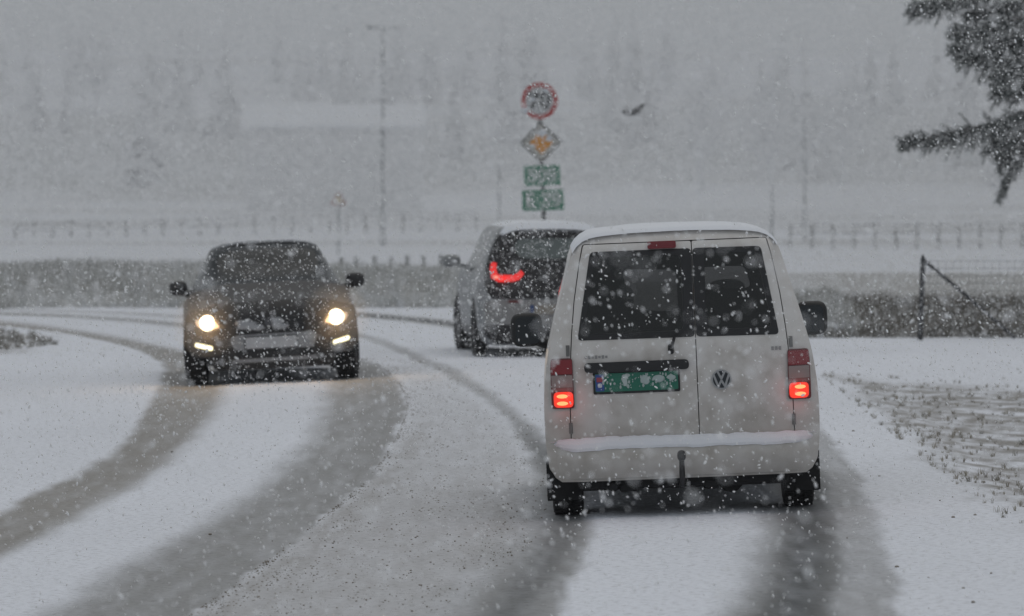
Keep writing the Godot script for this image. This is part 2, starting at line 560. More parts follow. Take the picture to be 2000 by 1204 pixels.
func build_ground() -> void:
	var rows := ground_rows()
	var xs := PackedFloat32Array()
	var half := PackedFloat32Array()
	var x := 0.0
	while x < 500.0:
		half.append(x)
		x += 0.055 if x < 8.5 else 0.055 + (x - 8.5) * 0.16
	for i in range(half.size() - 1, 0, -1): xs.append(-half[i])
	xs.append_array(half)
	var R := rows.size()
	var C := xs.size()
	var ver := PackedVector3Array()
	var col := PackedColorArray()
	var is_road := PackedByteArray()
	ver.resize(R * C)
	col.resize(R * C)
	is_road.resize(R * C)
	var snow := Color(0.81, 0.845, 0.915)
	var slush := Color(0.275, 0.277, 0.275)
	var wet := Color(0.085, 0.093, 0.098)
	var brown := Color(0.268, 0.254, 0.232)
	var dirt := Color(0.20, 0.17, 0.13)
	for i in R:
		var d: float = rows[i]
		var e := [0.0, 0.0, 0.0, 0.0, 0.0, 0.0, 0.0, 0.0, 0.0]
		var near := d < 97.0
		if near:
			var k := 0
			for c in [AL, AR, BL, BR, CL, CR, DL, DR, ER]:
				e[k] = curve_at(c, d)
				k += 1
		var gap := lerpf(1.0, 2.6, smooth(70, 92, d))     # edges read wider where the road turns across the view
		for j in C:
			var px := xs[j]
			var y := land(px, d)
			var c := snow
			var n1 := noise_big.get_noise_2d(px * 12.0, d * 4.0)
			var road := false
			if near and absf(px) < 14.0:
				road = px > e[0] - 1.3 * gap and px < e[8] + 0.45 * gap
				var nj := noise.get_noise_2d(px * 1.3, d * 0.35)
				var nf := noise_fine.get_noise_2d(px * 7.0, d * 0.6)
				var wob := nj * 0.06 + nf * 0.03
				var q := px + wob
				var sf := 0.045 * gap
				var a: float = smooth(e[0] - sf, e[0] + sf, q) * (1.0 - smooth(e[1] - sf * 4.0, e[1] + sf * 2.5, q))
				var b: float = smooth(e[2] - sf * 3.0, e[2] + sf * 6.0, q) * (1.0 - smooth(e[3] - sf * 0.6, e[3] + sf * 0.6, q))
				var cc: float = smooth(e[4] - sf * lerpf(7.0, 1.5, smooth(38, 46, d)), e[4] + sf * lerpf(5.0, 1.0, smooth(38, 46, d)), q) * (1.0 - smooth(e[5] - sf, e[5] + sf, q))
				var dd: float = smooth(e[6] - sf * 2.5, e[6] + sf * 3.0, q) * (1.0 - smooth(e[7] - sf * 1.5, e[7] + sf * 1.5, q))
				var ee: float = smooth(e[7] - sf, e[7] + sf, q) * (1.0 - smooth(e[8] - sf * 0.7, e[8] + sf * 0.7, q)) * (1.0 - smooth(56, 64, d))
				# crown of the road between the lanes: thin trodden snow with grit showing
				var mid := smooth(e[3] - 0.1, e[3] + 0.15, px) * (1.0 - smooth(e[4] - 0.2, e[4] + 0.1, px))
				# ragged clumps of snow in the wheel tracks
				var rag := clampf(0.97 + nf * 0.16 + nj * 0.08, 0.0, 1.0)
				if near and d > 24.0:
					c = snow.lerp(brown, 0.35 * exp(-pow((px - e[3] - 0.16) / 0.14, 2.0)) * (1.0 - smooth(44, 54, d)) * clampf(0.7 + nf, 0.0, 1.0))
					c = c.lerp(brown, mid * clampf(lerpf(0.52, 0.32, smooth(36, 54, d)) + nf * 0.14 + n1 * 0.14, 0.04, 0.8) * (1.0 - smooth(52, 64, d) * 0.7))
					# streaks drawn out along the wheel tracks
					var sa := noise_fine.get_noise_2d((q - e[0]) * 9.0, d * 0.10) + 0.6 * noise_fine.get_noise_2d((q - e[0]) * 24.0, d * 0.16)
					var sb := noise_fine.get_noise_2d((q - e[3]) * 8.0 + 30.0, d * 0.09) + 0.6 * noise_fine.get_noise_2d((q - e[3]) * 22.0, d * 0.15)
					var sd := noise_fine.get_noise_2d((q - e[7]) * 8.0 + 60.0, d * 0.08) + 0.6 * noise_fine.get_noise_2d((q - e[7]) * 20.0, d * 0.13)
					a *= clampf(1.03 + sa * 0.2, 0.0, 1.0)
					b *= clampf(1.0 + sb * 0.2, 0.0, 1.0)
					dd *= clampf(1.04 + sd * 0.16, 0.0, 1.0)
					cc *= clampf(1.0 + sd * 0.25, 0.0, 1.0)
					ee *= clampf(0.97 + sd * 0.3, 0.0, 1.0)
					c = c.lerp(brown, a * rag * 0.92)
					c = c.lerp(slush, b * rag * 0.93)
					c = c.lerp(slush, cc * rag * lerpf(0.92, 0.66, smooth(40, 52, d)))
					# our lane: darkest where tyres just passed
					var core := exp(-pow((px - lerpf(e[6], e[7], 0.62)) / 0.20, 2.0))
					c = c.lerp(slush.lerp(wet, 0.12 + core * 0.9), dd * rag * lerpf(0.55, 1.0, smooth(e[6] + 0.02, e[6] + 0.26, px)))
					c = c.lerp(slush, ee * 0.72 * rag)
					var core2 := exp(-pow((px - lerpf(e[4], e[5], 0.55)) / 0.15, 2.0))
					c = c.lerp(wet, cc * core2 * 0.65 * (1.0 - smooth(44, 54, d)))
					# left lane edge: a thin line of swept slush
					y -= 0.014 * clampf(a + b + cc + dd + ee * 0.6, 0.0, 1.0)
					y += (nf * 0.004 + nj * 0.004) * (1.0 - 0.5 * clampf(a + b + cc + dd, 0.0, 1.0))
				# verges where grass and soil show through
				var vn := noise.get_noise_2d(px * 2.2 + d * 0.7, d * 0.55) + 0.7 * noise_fine.get_noise_2d(px * 5.0 - d, d * 1.1)
				var v := smooth(2.95, 3.35, px + nj * 0.25) * smooth(33, 40, d) * (1.0 - smooth(56.0 - (px - 3.0) * 2.2, 58.0 - (px - 3.0) * 2.2, d))
				v *= clampf(0.56 + vn * 0.8, 0.0, 1.0)
				var lm := smooth(-5.7, -6.2, px + nj * 0.3) * smooth(68.5, 69.5, d) * (1.0 - smooth(75.5, 77.5, d)) * clampf(0.6 + nf * 0.6, 0.0, 1.0)
				var s := bank_start(px)
				var bank := smooth(s - 0.3, s + 0.5, d) * clampf(0.62 + nj * 0.5 + nf * 0.3, 0.0, 1.0)
				c = c.lerp(dirt.lerp(slush, 0.4), clampf(v * 0.95 + lm * 0.8, 0.0, 0.9))
				c = c.lerp(Color(0.50, 0.495, 0.47), bank * 0.9)
			elif d >= 97.0 or (d > 60.0 and absf(px) >= 14.0):
				var s := bank_start(px)
				var onbank := smooth(s - 0.3, s + 0.5, d) * (1.0 - smooth(s + 8.0, s + 14.0, d))
				c = c.lerp(Color(0.42, 0.415, 0.39), onbank * 0.6)
				# far fields: stubble bands under thin snow
				var st := smooth(0.02, 0.25, noise_big.get_noise_2d(px * 0.35, d * 1.6)) * smooth(105, 130, d)
				var rf := smooth(2.0, 8.0, px) * (1.0 - smooth(150, 180, d)) * smooth(96, 100, d)
				c = c.lerp(Color(0.22, 0.21, 0.18), clampf(0.16 + st * 0.5 + rf * 0.6, 0.0, 0.8) * smooth(98, 106, d))
			if d > 330.0:   # thin birch scrub under snow darkens whole stretches of the slope
				var wood := smooth(-0.05, 0.35, noise_big.get_noise_2d(px * 0.16 + 90.0, d * 0.10)) * smooth(340, 460, d)
				c = c.lerp(Color(0.36, 0.375, 0.38), wood * 0.8)
			c = c * (1.0 + n1 * 0.06)
			c.a = 1.0
			ver[i * C + j] = Vector3(px, y, -d)
			col[i * C + j] = c
			is_road[i * C + j] = 1 if road and d > 20.0 and d < 95.0 else 0
	var nor := PackedVector3Array()
	nor.resize(R * C)
	for i in R:
		for j in C:
			var du := ver[mini(i + 1, R - 1) * C + j] - ver[maxi(i - 1, 0) * C + j]
			var dv := ver[i * C + mini(j + 1, C - 1)] - ver[i * C + maxi(j - 1, 0)]
			var n := dv.cross(du)
			if n.y < 0.0: n = -n
			nor[i * C + j] = n.normalized()
	var ir := PackedInt32Array()
	var ig := PackedInt32Array()
	for i in R - 1:
		for j in C - 1:
			var a := i * C + j
			var to := ir if is_road[a] == 1 else ig
			to.append_array(PackedInt32Array([a, a + C, a + 1, a + 1, a + C, a + C + 1]))
			if is_road[a] == 1: ir = to
			else: ig = to
	var m := mat(1, 1, 1, 0.75)
	m.vertex_color_use_as_albedo = true
	m.albedo_texture = noise_tex(1024, 0.045, [[0.0, Color(0.74, 0.725, 0.705)], [0.2, Color(0.86, 0.855, 0.85)], [0.34, Color(0.96, 0.96, 0.96)], [0.55, Color(1, 1, 1)], [1.0, Color(1, 1, 1)]], 3, 5)
	m.uv1_triplanar = true
	m.uv1_world_triplanar = true
	m.uv1_scale = Vector3(0.31, 0.31, 0.31)
	m.heightmap_enabled = true
	m.heightmap_texture = noise_tex(1024, 0.03, [[0.0, Color.BLACK], [1.0, Color.WHITE]], 9, 5)
	m.heightmap_scale = 1.6
	for part in [["road", ir], ["ground", ig]]:
		var arr := []
		arr.resize(Mesh.ARRAY_MAX)
		arr[Mesh.ARRAY_VERTEX] = ver
		arr[Mesh.ARRAY_NORMAL] = nor
		arr[Mesh.ARRAY_COLOR] = col
		arr[Mesh.ARRAY_INDEX] = part[1]
		var am := ArrayMesh.new()
		am.add_surface_from_arrays(Mesh.PRIMITIVE_TRIANGLES, arr)
		var o := obj(part[0], am, m)
		tag(o, "", "", "", "structure")
	# loose lumps of brown ice and grit on the crown of the road and the right shoulder
	var rng := RandomNumberGenerator.new()
	rng.seed = 77
	var st := new_st()
	blob(st, Vector3.ZERO, Vector3(1, 0.6, 0.9), 1.0, 6, 4, 0.0)
	var lumps := []
	for k in 15000:
		var d := 28.0 + 40.0 * pow(rng.randf(), 1.6)
		var lo := curve_at(BR, d)
		var hi := curve_at(CL, d) + 0.1
		var px := lerpf(lo, hi, pow(rng.randf(), 1.7))
		if noise.get_noise_2d(px * 1.3, d * 0.35) < rng.randf_range(-0.4, 0.3): continue
		var r := 0.0025 + 0.006 * pow(rng.randf(), 4.0)
		lumps.append([Vector3(px, land(px, d) + r * 0.2, -d), r])
	for k in 110:
		var d := 28.0 + 26.0 * rng.randf()
		var px := rng.randf_range(1.9, 3.4) if k % 4 else rng.randf_range(-5.0, 3.4)
		var r := 0.003 + 0.012 * pow(rng.randf(), 4.0)
		lumps.append([Vector3(px, land(px, d) + r * 0.2, -d), r])
	var lm := mat(0.27, 0.245, 0.21, 0.9)
	var o := scatter("road_grit", st.commit(), lm, lumps, rng)
	tag(o, "brown grit and ice lumps on the snowy crown of the road", "grit", "", "stuff")

func scatter(called: String, m: Mesh, material: Material, spots: Array, rng: RandomNumberGenerator, tints := [], parent: Node3D = null) -> MultiMeshInstance3D:
	var mm := MultiMesh.new()
	mm.transform_format = MultiMesh.TRANSFORM_3D
	mm.use_colors = tints.size() > 0
	mm.mesh = m
	mm.instance_count = spots.size()
	for i in spots.size():
		var s = spots[i]
		var b: Basis
		if s.size() > 2: b = s[2]
		else: b = Basis(Vector3.UP, rng.randf() * TAU).scaled(Vector3.ONE * s[1])
		mm.set_instance_transform(i, Transform3D(b, s[0]))
		if tints.size() > 0: mm.set_instance_color(i, tints[i])
	var o := MultiMeshInstance3D.new()
	o.multimesh = mm
	o.material_override = material
	o.name = called if parent else numbered(called)
	(parent if parent else self).add_child(o, true)
	return o

# ---------------------------------------------------------------- grass
func tuft_mesh(sd: int, blades: int, spread: float, lean: float, wide: float) -> Mesh:
	var rng := RandomNumberGenerator.new()
	rng.seed = sd
	var st := new_st()
	for k in blades:
		var a := rng.randf() * TAU
		var base := Vector3(cos(a), 0, sin(a)) * spread * rng.randf()
		var dir := Vector3(rng.randf_range(-1, 1), 0, rng.randf_range(-1, 1)) * lean
		var h := rng.randf_range(0.45, 1.0)
		var w := Vector3(cos(a + 1.3), 0, sin(a + 1.3)) * wide * 0.5
		var mid := base + dir * 0.35 * h + Vector3(0, h * 0.62, 0)
		var tip := base + dir * h + Vector3(0, h * 0.95, 0)
		var n := Vector3(-w.z, wide * 0.3, w.x).normalized()
		tri(st, base - w, base + w, mid + w * 0.7, n, n, n)
		tri(st, base - w, mid + w * 0.7, mid - w * 0.7, n, n, n)
		tri(st, mid - w * 0.7, mid + w * 0.7, tip, n, n, n)
	return st.commit()

func build_verges() -> void:
	var rng := RandomNumberGenerator.new()
	rng.seed = 41
	var gm := mat(1, 1, 1, 0.9)
	gm.vertex_color_use_as_albedo = true
	var straw := [Color(0.40, 0.37, 0.31), Color(0.35, 0.32, 0.27), Color(0.31, 0.295, 0.255), Color(0.52, 0.505, 0.47)]
	var dark := [Color(0.24, 0.22, 0.19), Color(0.30, 0.28, 0.245), Color(0.23, 0.225, 0.20), Color(0.40, 0.39, 0.365)]
	var frosted := [Color(0.54, 0.54, 0.515), Color(0.60, 0.605, 0.585), Color(0.50, 0.515, 0.50), Color(0.72, 0.735, 0.745)]
	# short grass poking through snow on the right verge
	var spots := []
	var tints := []
	for k in 2200:
		var d := rng.randf_range(35, 57)
		var px := 3.0 + 3.4 * pow(rng.randf(), 1.3)
		var keep := noise.get_noise_2d(px * 1.5, d * 0.9) + noise_fine.get_noise_2d(px * 4.0, d * 2.0) * 0.6
		if keep < rng.randf_range(-0.5, 0.25): continue
		if d > 58.0 - (px - 3.0) * 2.2 and rng.randf() < 0.85: continue
		spots.append([Vector3(px, land(px, d) - 0.01, -d), rng.randf_range(0.02, 0.07)])
		tints.append(straw[rng.randi() % 4])
	var o := scatter("verge_grass", tuft_mesh(1, 9, 0.5, 0.7, 0.09), gm, spots, rng, tints)
	tag(o, "withered straw grass poking through snow on the right verge", "grass", "", "stuff")
	# taller brown grass at the foot of the wire fence
	spots = []
	tints = []
	for k in 5200:
		var px := 3.3 + rng.randf() * 8.0
		var s := bank_start(px)
		var d := s - 0.3 + 5.5 * pow(rng.randf(), 1.4)
		spots.append([Vector3(px, land(px, d) - 0.02, -d), rng.randf_range(0.10, 0.27)])
		tints.append(dark[rng.randi() % 4])
	o = scatter("fence_grass", tuft_mesh(2, 10, 0.45, 0.55, 0.06), gm, spots, rng, tints)
	tag(o, "tall dark brown grass along the foot of the wire fence", "grass", "", "stuff")
	# grass bank behind the bend
	spots = []
	tints = []
	for k in 15000:
		var px := rng.randf_range(-17, 4.5)
		var s := bank_start(px)
		var d := s - 0.2 + 7.5 * pow(rng.randf(), 1.2)
		var e := noise_big.get_noise_2d(px * 6.0, d * 3.0)
		spots.append([Vector3(px, land(px, d) - 0.02, -d), rng.randf_range(0.10, 0.26) * (1.0 + e)])
		tints.append(frosted[rng.randi() % 4])
	o = scatter("bank_grass", tuft_mesh(3, 10, 0.45, 0.5, 0.06), gm, spots, rng, tints)
	tag(o, "grey brown grass bank behind the snowy road bend", "grass", "", "stuff")
	# low mound inside the bend
	spots = []
	tints = []
	for k in 2600:
		var px := -5.7 - 5.0 * rng.randf()
		var d := rng.randf_range(68.6, 77.0)
		if noise_fine.get_noise_2d(px * 1.4, d * 0.5) < -0.15: continue
		if px > -5.7 - absf(d - 73.0) * 0.14: continue
		spots.append([Vector3(px, land(px, d) - 0.01, -d), rng.randf_range(0.05, 0.13)])
		tints.append(dark[rng.randi() % 4])
	o = scatter("mound_grass", tuft_mesh(4, 9, 0.5, 0.7, 0.08), gm, spots, rng, tints)
	tag(o, "frosted grass on the low mound at the left road edge", "grass", "", "stuff")

# ---------------------------------------------------------------- far things
func conifer(sd: int) -> Mesh:
	var rng := RandomNumberGenerator.new()
	rng.seed = sd
	var st := new_st()
	tube(st, [Vector3(0, 0, 0), Vector3(0, 0.5, 0), Vector3(0, 1, 0)], [0.022, 0.014, 0.003], 5)
	for k in 130:
		var t := pow(rng.randf(), 0.8)
		var y := 0.08 + 0.92 * t
		var a := rng.randf() * TAU
		var r := 0.20 * (1.02 - t) * rng.randf_range(0.55, 1.1)
		var tip := Vector3(cos(a) * r, y - r * 0.45, sin(a) * r)
		var w := Vector3(-sin(a), 0, cos(a)) * (0.02 + r * 0.28)
		var base := Vector3(0, y, 0)
		var n := Vector3(cos(a) * 0.5, 1, sin(a) * 0.5).normalized()
		tri(st, base, tip + w, tip - w * 0.4, n, n, n)
		tri(st, base, tip - w, tip + w * 0.5 - Vector3(0, r * 0.2, 0), n, n, n)
	return st.commit()

func broadleaf(sd: int) -> Mesh:
	var rng := RandomNumberGenerator.new()
	rng.seed = sd
	var st := new_st()
	tube(st, [Vector3(0, 0, 0), Vector3(0.01, 0.3, 0), Vector3(0, 0.8, 0.01)], [0.03, 0.022, 0.006], 5)
	for k in 46:
		var a := rng.randf() * TAU
		var y0 := rng.randf_range(0.22, 0.7)
		var up := rng.randf_range(0.12, 0.38)
		var r := rng.randf_range(0.1, 0.36) * (1.15 - absf(y0 - 0.42))
		var p0 := Vector3(0, y0, 0)
		var p2 := Vector3(cos(a) * r, y0 + up, sin(a) * r)
		tube(st, [p0, (p0 + p2) * 0.5 + Vector3(cos(a), -0.1, sin(a)) * 0.03, p2], [0.011, 0.007, 0.002], 4, false)
		for q in 6:
			var b := p0.lerp(p2, rng.randf_range(0.4, 1.0))
			var e := b + Vector3(rng.randf_range(-1, 1), rng.randf_range(0.1, 1), rng.randf_range(-1, 1)) * 0.10
			tube(st, [b, e], [0.005, 0.0015], 3, false)
	return st.commit()

func far_at(px: float, d: float) -> Vector3:
	return Vector3(px, land(px, d), -d)

func build_far() -> void:
	var rng := RandomNumberGenerator.new()
	rng.seed = 909
	# wooded slopes: a far-off wood reads as one mass
	var tm := mat(0.78, 0.79, 0.80, 0.9)  # near-white colour stands in for haze over the far trees
	var spots := []
	for k in 260:
		var d := 460.0 + 560.0 * rng.randf()
		var x := rng.randf_range(-0.15, 0.15) * d
		var e := noise_big.get_noise_2d(x * 0.8 + 40.0, d * 0.4)
		if e < 0.02 or absf(x + 0.032 * d) < 7.0 and d < 470.0: continue
		spots.append([Vector3(x, land(x, d) - 0.3, -d), rng.randf_range(5.0, 10.0) * (1.0 + e)])
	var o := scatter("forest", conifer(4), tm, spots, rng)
	tag(o, "conifer wood on the far slope, haze put into its pale colour", "forest", "", "stuff")
	spots = []
	for k in 60:
		var d := 400.0 + 300.0 * rng.randf()
		var x := rng.randf_range(-0.14, 0.14) * d
		if noise_big.get_noise_2d(x * 0.9, d * 0.5 + 200.0) < 0.04: continue
		if absf(x + 0.03 * d) < 9.0 and d < 450.0: continue
		spots.append([Vector3(x, land(x, d) - 0.3, -d), rng.randf_range(6.0, 11.0)])
	o = scatter("woods", broadleaf(6), mat(0.74, 0.75, 0.765, 0.9), spots, rng)  # haze painted in by the pale colour here too
	tag(o, "bare broadleaved wood, haze put into its pale colour", "forest", "", "stuff")

	# long farm building with a snow-covered roof
	var bd := 400.0
	var bx := (650.0 - 1000.0) / 11400.0 * bd
	var by := land(bx, bd)
	var b := thing("farm_building", "long low building with pale snow-covered roof on far slope", "building", Vector3(bx, by, -bd))
	var eave := CAM_H + (323.0 - 245.0) / 11400.0 * bd - by
	var ridge := CAM_H + (323.0 - 203.0) / 11400.0 * bd - by
	var hw := 6.4
	var st := new_st()
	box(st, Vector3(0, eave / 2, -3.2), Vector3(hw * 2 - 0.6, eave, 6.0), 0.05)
	obj("wall", st.commit(), mat(0.74, 0.745, 0.75, 0.9), b)  # wall and windows paled, the haze is put into their colour
	st = new_st()
	for s in [0, 1]:
		var z0 := 0.15 if s == 0 else -6.55
		var a0 := Vector3(-hw, eave, z0)
		var a1 := Vector3(hw, eave, z0)
		var c1 := Vector3(hw - 0.2, ridge, -3.2)
		var c0 := Vector3(-hw + 0.2, ridge, -3.2)
		flat_quad(st, a0, a1, c1, c0, Vector3(0, 1, 0.5 - s))
		flat_quad(st, a0, a1, a1 - Vector3(0, 0.25, 0), a0 - Vector3(0, 0.25, 0), Vector3(0, 0, 1))
	for s in [-1.0, 1.0]:
		var n := Vector3(s, 0, 0)
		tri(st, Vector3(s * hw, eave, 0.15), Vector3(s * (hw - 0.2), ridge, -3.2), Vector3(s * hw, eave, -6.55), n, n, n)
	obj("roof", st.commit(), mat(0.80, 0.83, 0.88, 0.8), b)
	for k in 6:
		st = new_st()
		box(st, Vector3(-hw + 1.4 + k * 2.0, eave * 0.55, -0.19), Vector3(0.9, 1.1, 0.08), 0.02)
		obj("window", st.commit(), mat(0.66, 0.67, 0.68, 0.3), b)

	# tall street lamp with a double arm
	var steel := mat(0.27, 0.285, 0.29, 0.6)
	street_lamp(748, 236.0, 480, 55, 33.0, "tall street lamp with twin arms behind the dark car", steel)
	street_lamp(1572, 252.0, 466, 230, 0.0, "thin grey mast right of the white van, beyond the field", steel)
	street_lamp(975, 262.0, 440, 325, 0.0, "thin grey pole in the haze left of the road sign", steel)
	street_lamp(1508, 258.0, 446, 350, 0.0, "short faint pole just above the white van roof", steel)
	# distant triangular warning sign on a post
	var sd := 210.0
	var sx := (661.0 - 1000.0) / 11400.0 * sd
	var sy := land(sx, sd)
	var t := thing("warning_sign", "faint distant red and white road sign left of tall lamp", "road sign", Vector3(sx, sy, -sd))
	var cy := CAM_H + (323.0 - 388.0) / 11400.0 * sd - sy
	st = new_st()
	tube(st, [Vector3(0, -0.1, 0), Vector3(0, cy + 0.35, 0)], [0.05, 0.05], 8)
	obj("pole", st.commit(), steel, t)
	var zf := func(_x, _y): return 0.06
	panel("border", t, mat(0.34, 0.17, 0.16, 0.5), rounded([Vector2(-0.33, cy - 0.25), Vector2(0.33, cy - 0.25), Vector2(0, cy + 0.33)], 0.05), zf, 0.0, 0.02)
	panel("plate", t, mat(0.55, 0.45, 0.25, 0.5), rounded([Vector2(-0.2, cy - 0.17), Vector2(0.2, cy - 0.17), Vector2(0, cy + 0.17)], 0.03), zf, 0.006, 0.004)

	# post-and-rail fence across the far field, left half
	post_fence("field_fence", "long post and rail fence across the snowy far field", 13, Vector2(30, 462), Vector2(930, 440), 262.0, 292.0, 26, 28.0)
	post_fence("roadside_fence", "short row of low posts behind the dark car's mirror", 10, Vector2(665, 528), Vector2(925, 520), 142.0, 146.0, 9, 24.0, 0)
	post_fence("field_fence", "long faint fence line on the right beyond the white van", 15, Vector2(1545, 470), Vector2(2080, 466), 222.0, 230.0, 14, 32.0)

func street_lamp(px: float, d: float, y0: float, y1: float, arm: float, label: String, m: Material) -> void:
	var x := (px - 1000.0) / 11400.0 * d
	var g := land(x, d)
	var t := thing("street_lamp" if arm > 0 else "utility_pole", label, "street lamp" if arm > 0 else "pole", Vector3(x, g, -d))
	var top := CAM_H + (323.0 - y1) / 11400.0 * d - g
	var st := new_st()
	tube(st, [Vector3(0, -0.2, 0), Vector3(0, 0.9, 0), Vector3(0, 1.0, 0), Vector3(0, top, 0)], [0.11, 0.11, 0.08, 0.05] if arm > 0 else [0.07, 0.07, 0.065, 0.04], 10)
	obj("pole", st.commit(), m, t)
	if arm > 0:
		var w := arm / 11400.0 * d
		for s in [-1.0, 1.0]:
			st = new_st()
			tube(st, [Vector3(0, top - 0.05, 0), Vector3(s * w * 0.55, top + 0.04, 0)], [0.035, 0.03], 8)
			obj("arm", st.commit(), m, t)
			st = new_st()
			blob(st, Vector3(s * w * 0.8, top + 0.03, 0), Vector3(w * 0.28, 0.06, 0.14), 0.6)
			obj("lamp_head", st.commit(), m, t)

func post_fence(called: String, label: String, sd: int, a: Vector2, b: Vector2, da: float, db: float, n: int, hpx: float, rails := 2) -> void:
	var rng := RandomNumberGenerator.new()
	rng.seed = sd
	var wood := mat(0.26, 0.26, 0.255, 0.9)
	var t := thing(called, label, "fence", Vector3.ZERO)
	var tops := []
	for i in n:
		var f := float(i) / (n - 1)
		var d := lerpf(da, db, f)
		var x := (lerpf(a.x, b.x, f) - 1000.0) / 11400.0 * d
		var y := minf(CAM_H + (323.0 - lerpf(a.y, b.y, f)) / 11400.0 * d, land(x, d) + 0.6)
		var g := minf(y, land(x, d)) - 0.2
		var h := hpx / 11400.0 * d * rng.randf_range(0.9, 1.1)
		var st := new_st()
		var lean := rng.randf_range(-0.03, 0.03)
		tube(st, [Vector3(x, g, -d), Vector3(x + lean, y + h, -d)], [0.07, 0.06], 6)
		obj("fence_post", st.commit(), wood, t)
		tops.append(Vector3(x + lean, y + h * 0.9, -d + 0.06))
	for k in rails:
		var st := new_st()
		var pts := []
		var rr := []
		for p in tops:
			pts.append(p - Vector3(0, k * hpx / 11400.0 * da * 0.45, 0))
			rr.append(0.028)
		tube(st, pts, rr, 5)
		obj("rail", st.commit(), wood, t)

# ---------------------------------------------------------------- white van, seen from behind
var VAN_HALF := [Vector2(0.79, 0.25), Vector2(0.845, 0.30), Vector2(0.878, 0.42), Vector2(0.888, 0.60), Vector2(0.884, 0.80), Vector2(0.862, 1.0), Vector2(0.838, 1.12), Vector2(0.793, 1.30), Vector2(0.735, 1.50), Vector2(0.69, 1.66), Vector2(0.662, 1.74), Vector2(0.612, 1.80), Vector2(0.52, 1.832), Vector2(0.30, 1.85), Vector2(0.0, 1.856)]

func half_width(half: Array, y: float) -> float:
	for i in half.size() - 1:
		if y <= half[i + 1].y:
			return lerpf(half[i].x, half[i + 1].x, clampf((y - half[i].y) / maxf(half[i + 1].y - half[i].y, 1e-5), 0, 1))
	return half[-1].x

func van_rear(x: float, y: float) -> float:
	var hw := maxf(half_width(VAN_HALF, minf(y, 1.80)), 0.3)
	var z := -0.15 * maxf(0.0, y - 1.08) - 0.05 * pow(maxf(0.0, y - 1.08), 2.0)
	z -= 0.075 * pow(absf(x) / hw, 8.0)
	z -= 0.07 * pow(clampf((y - 1.70) / 0.15, 0, 1.2), 2.0)
	z += 0.015 * sin(clampf((y - 0.5) / 0.65, 0, 1) * PI)
	return z

func van_bumper(x: float, y: float) -> float:
	return 0.085 - 0.22 * pow(absf(x) / 0.88, 7.0) - 0.05 * pow((y - 0.40) / 0.13, 2.0)

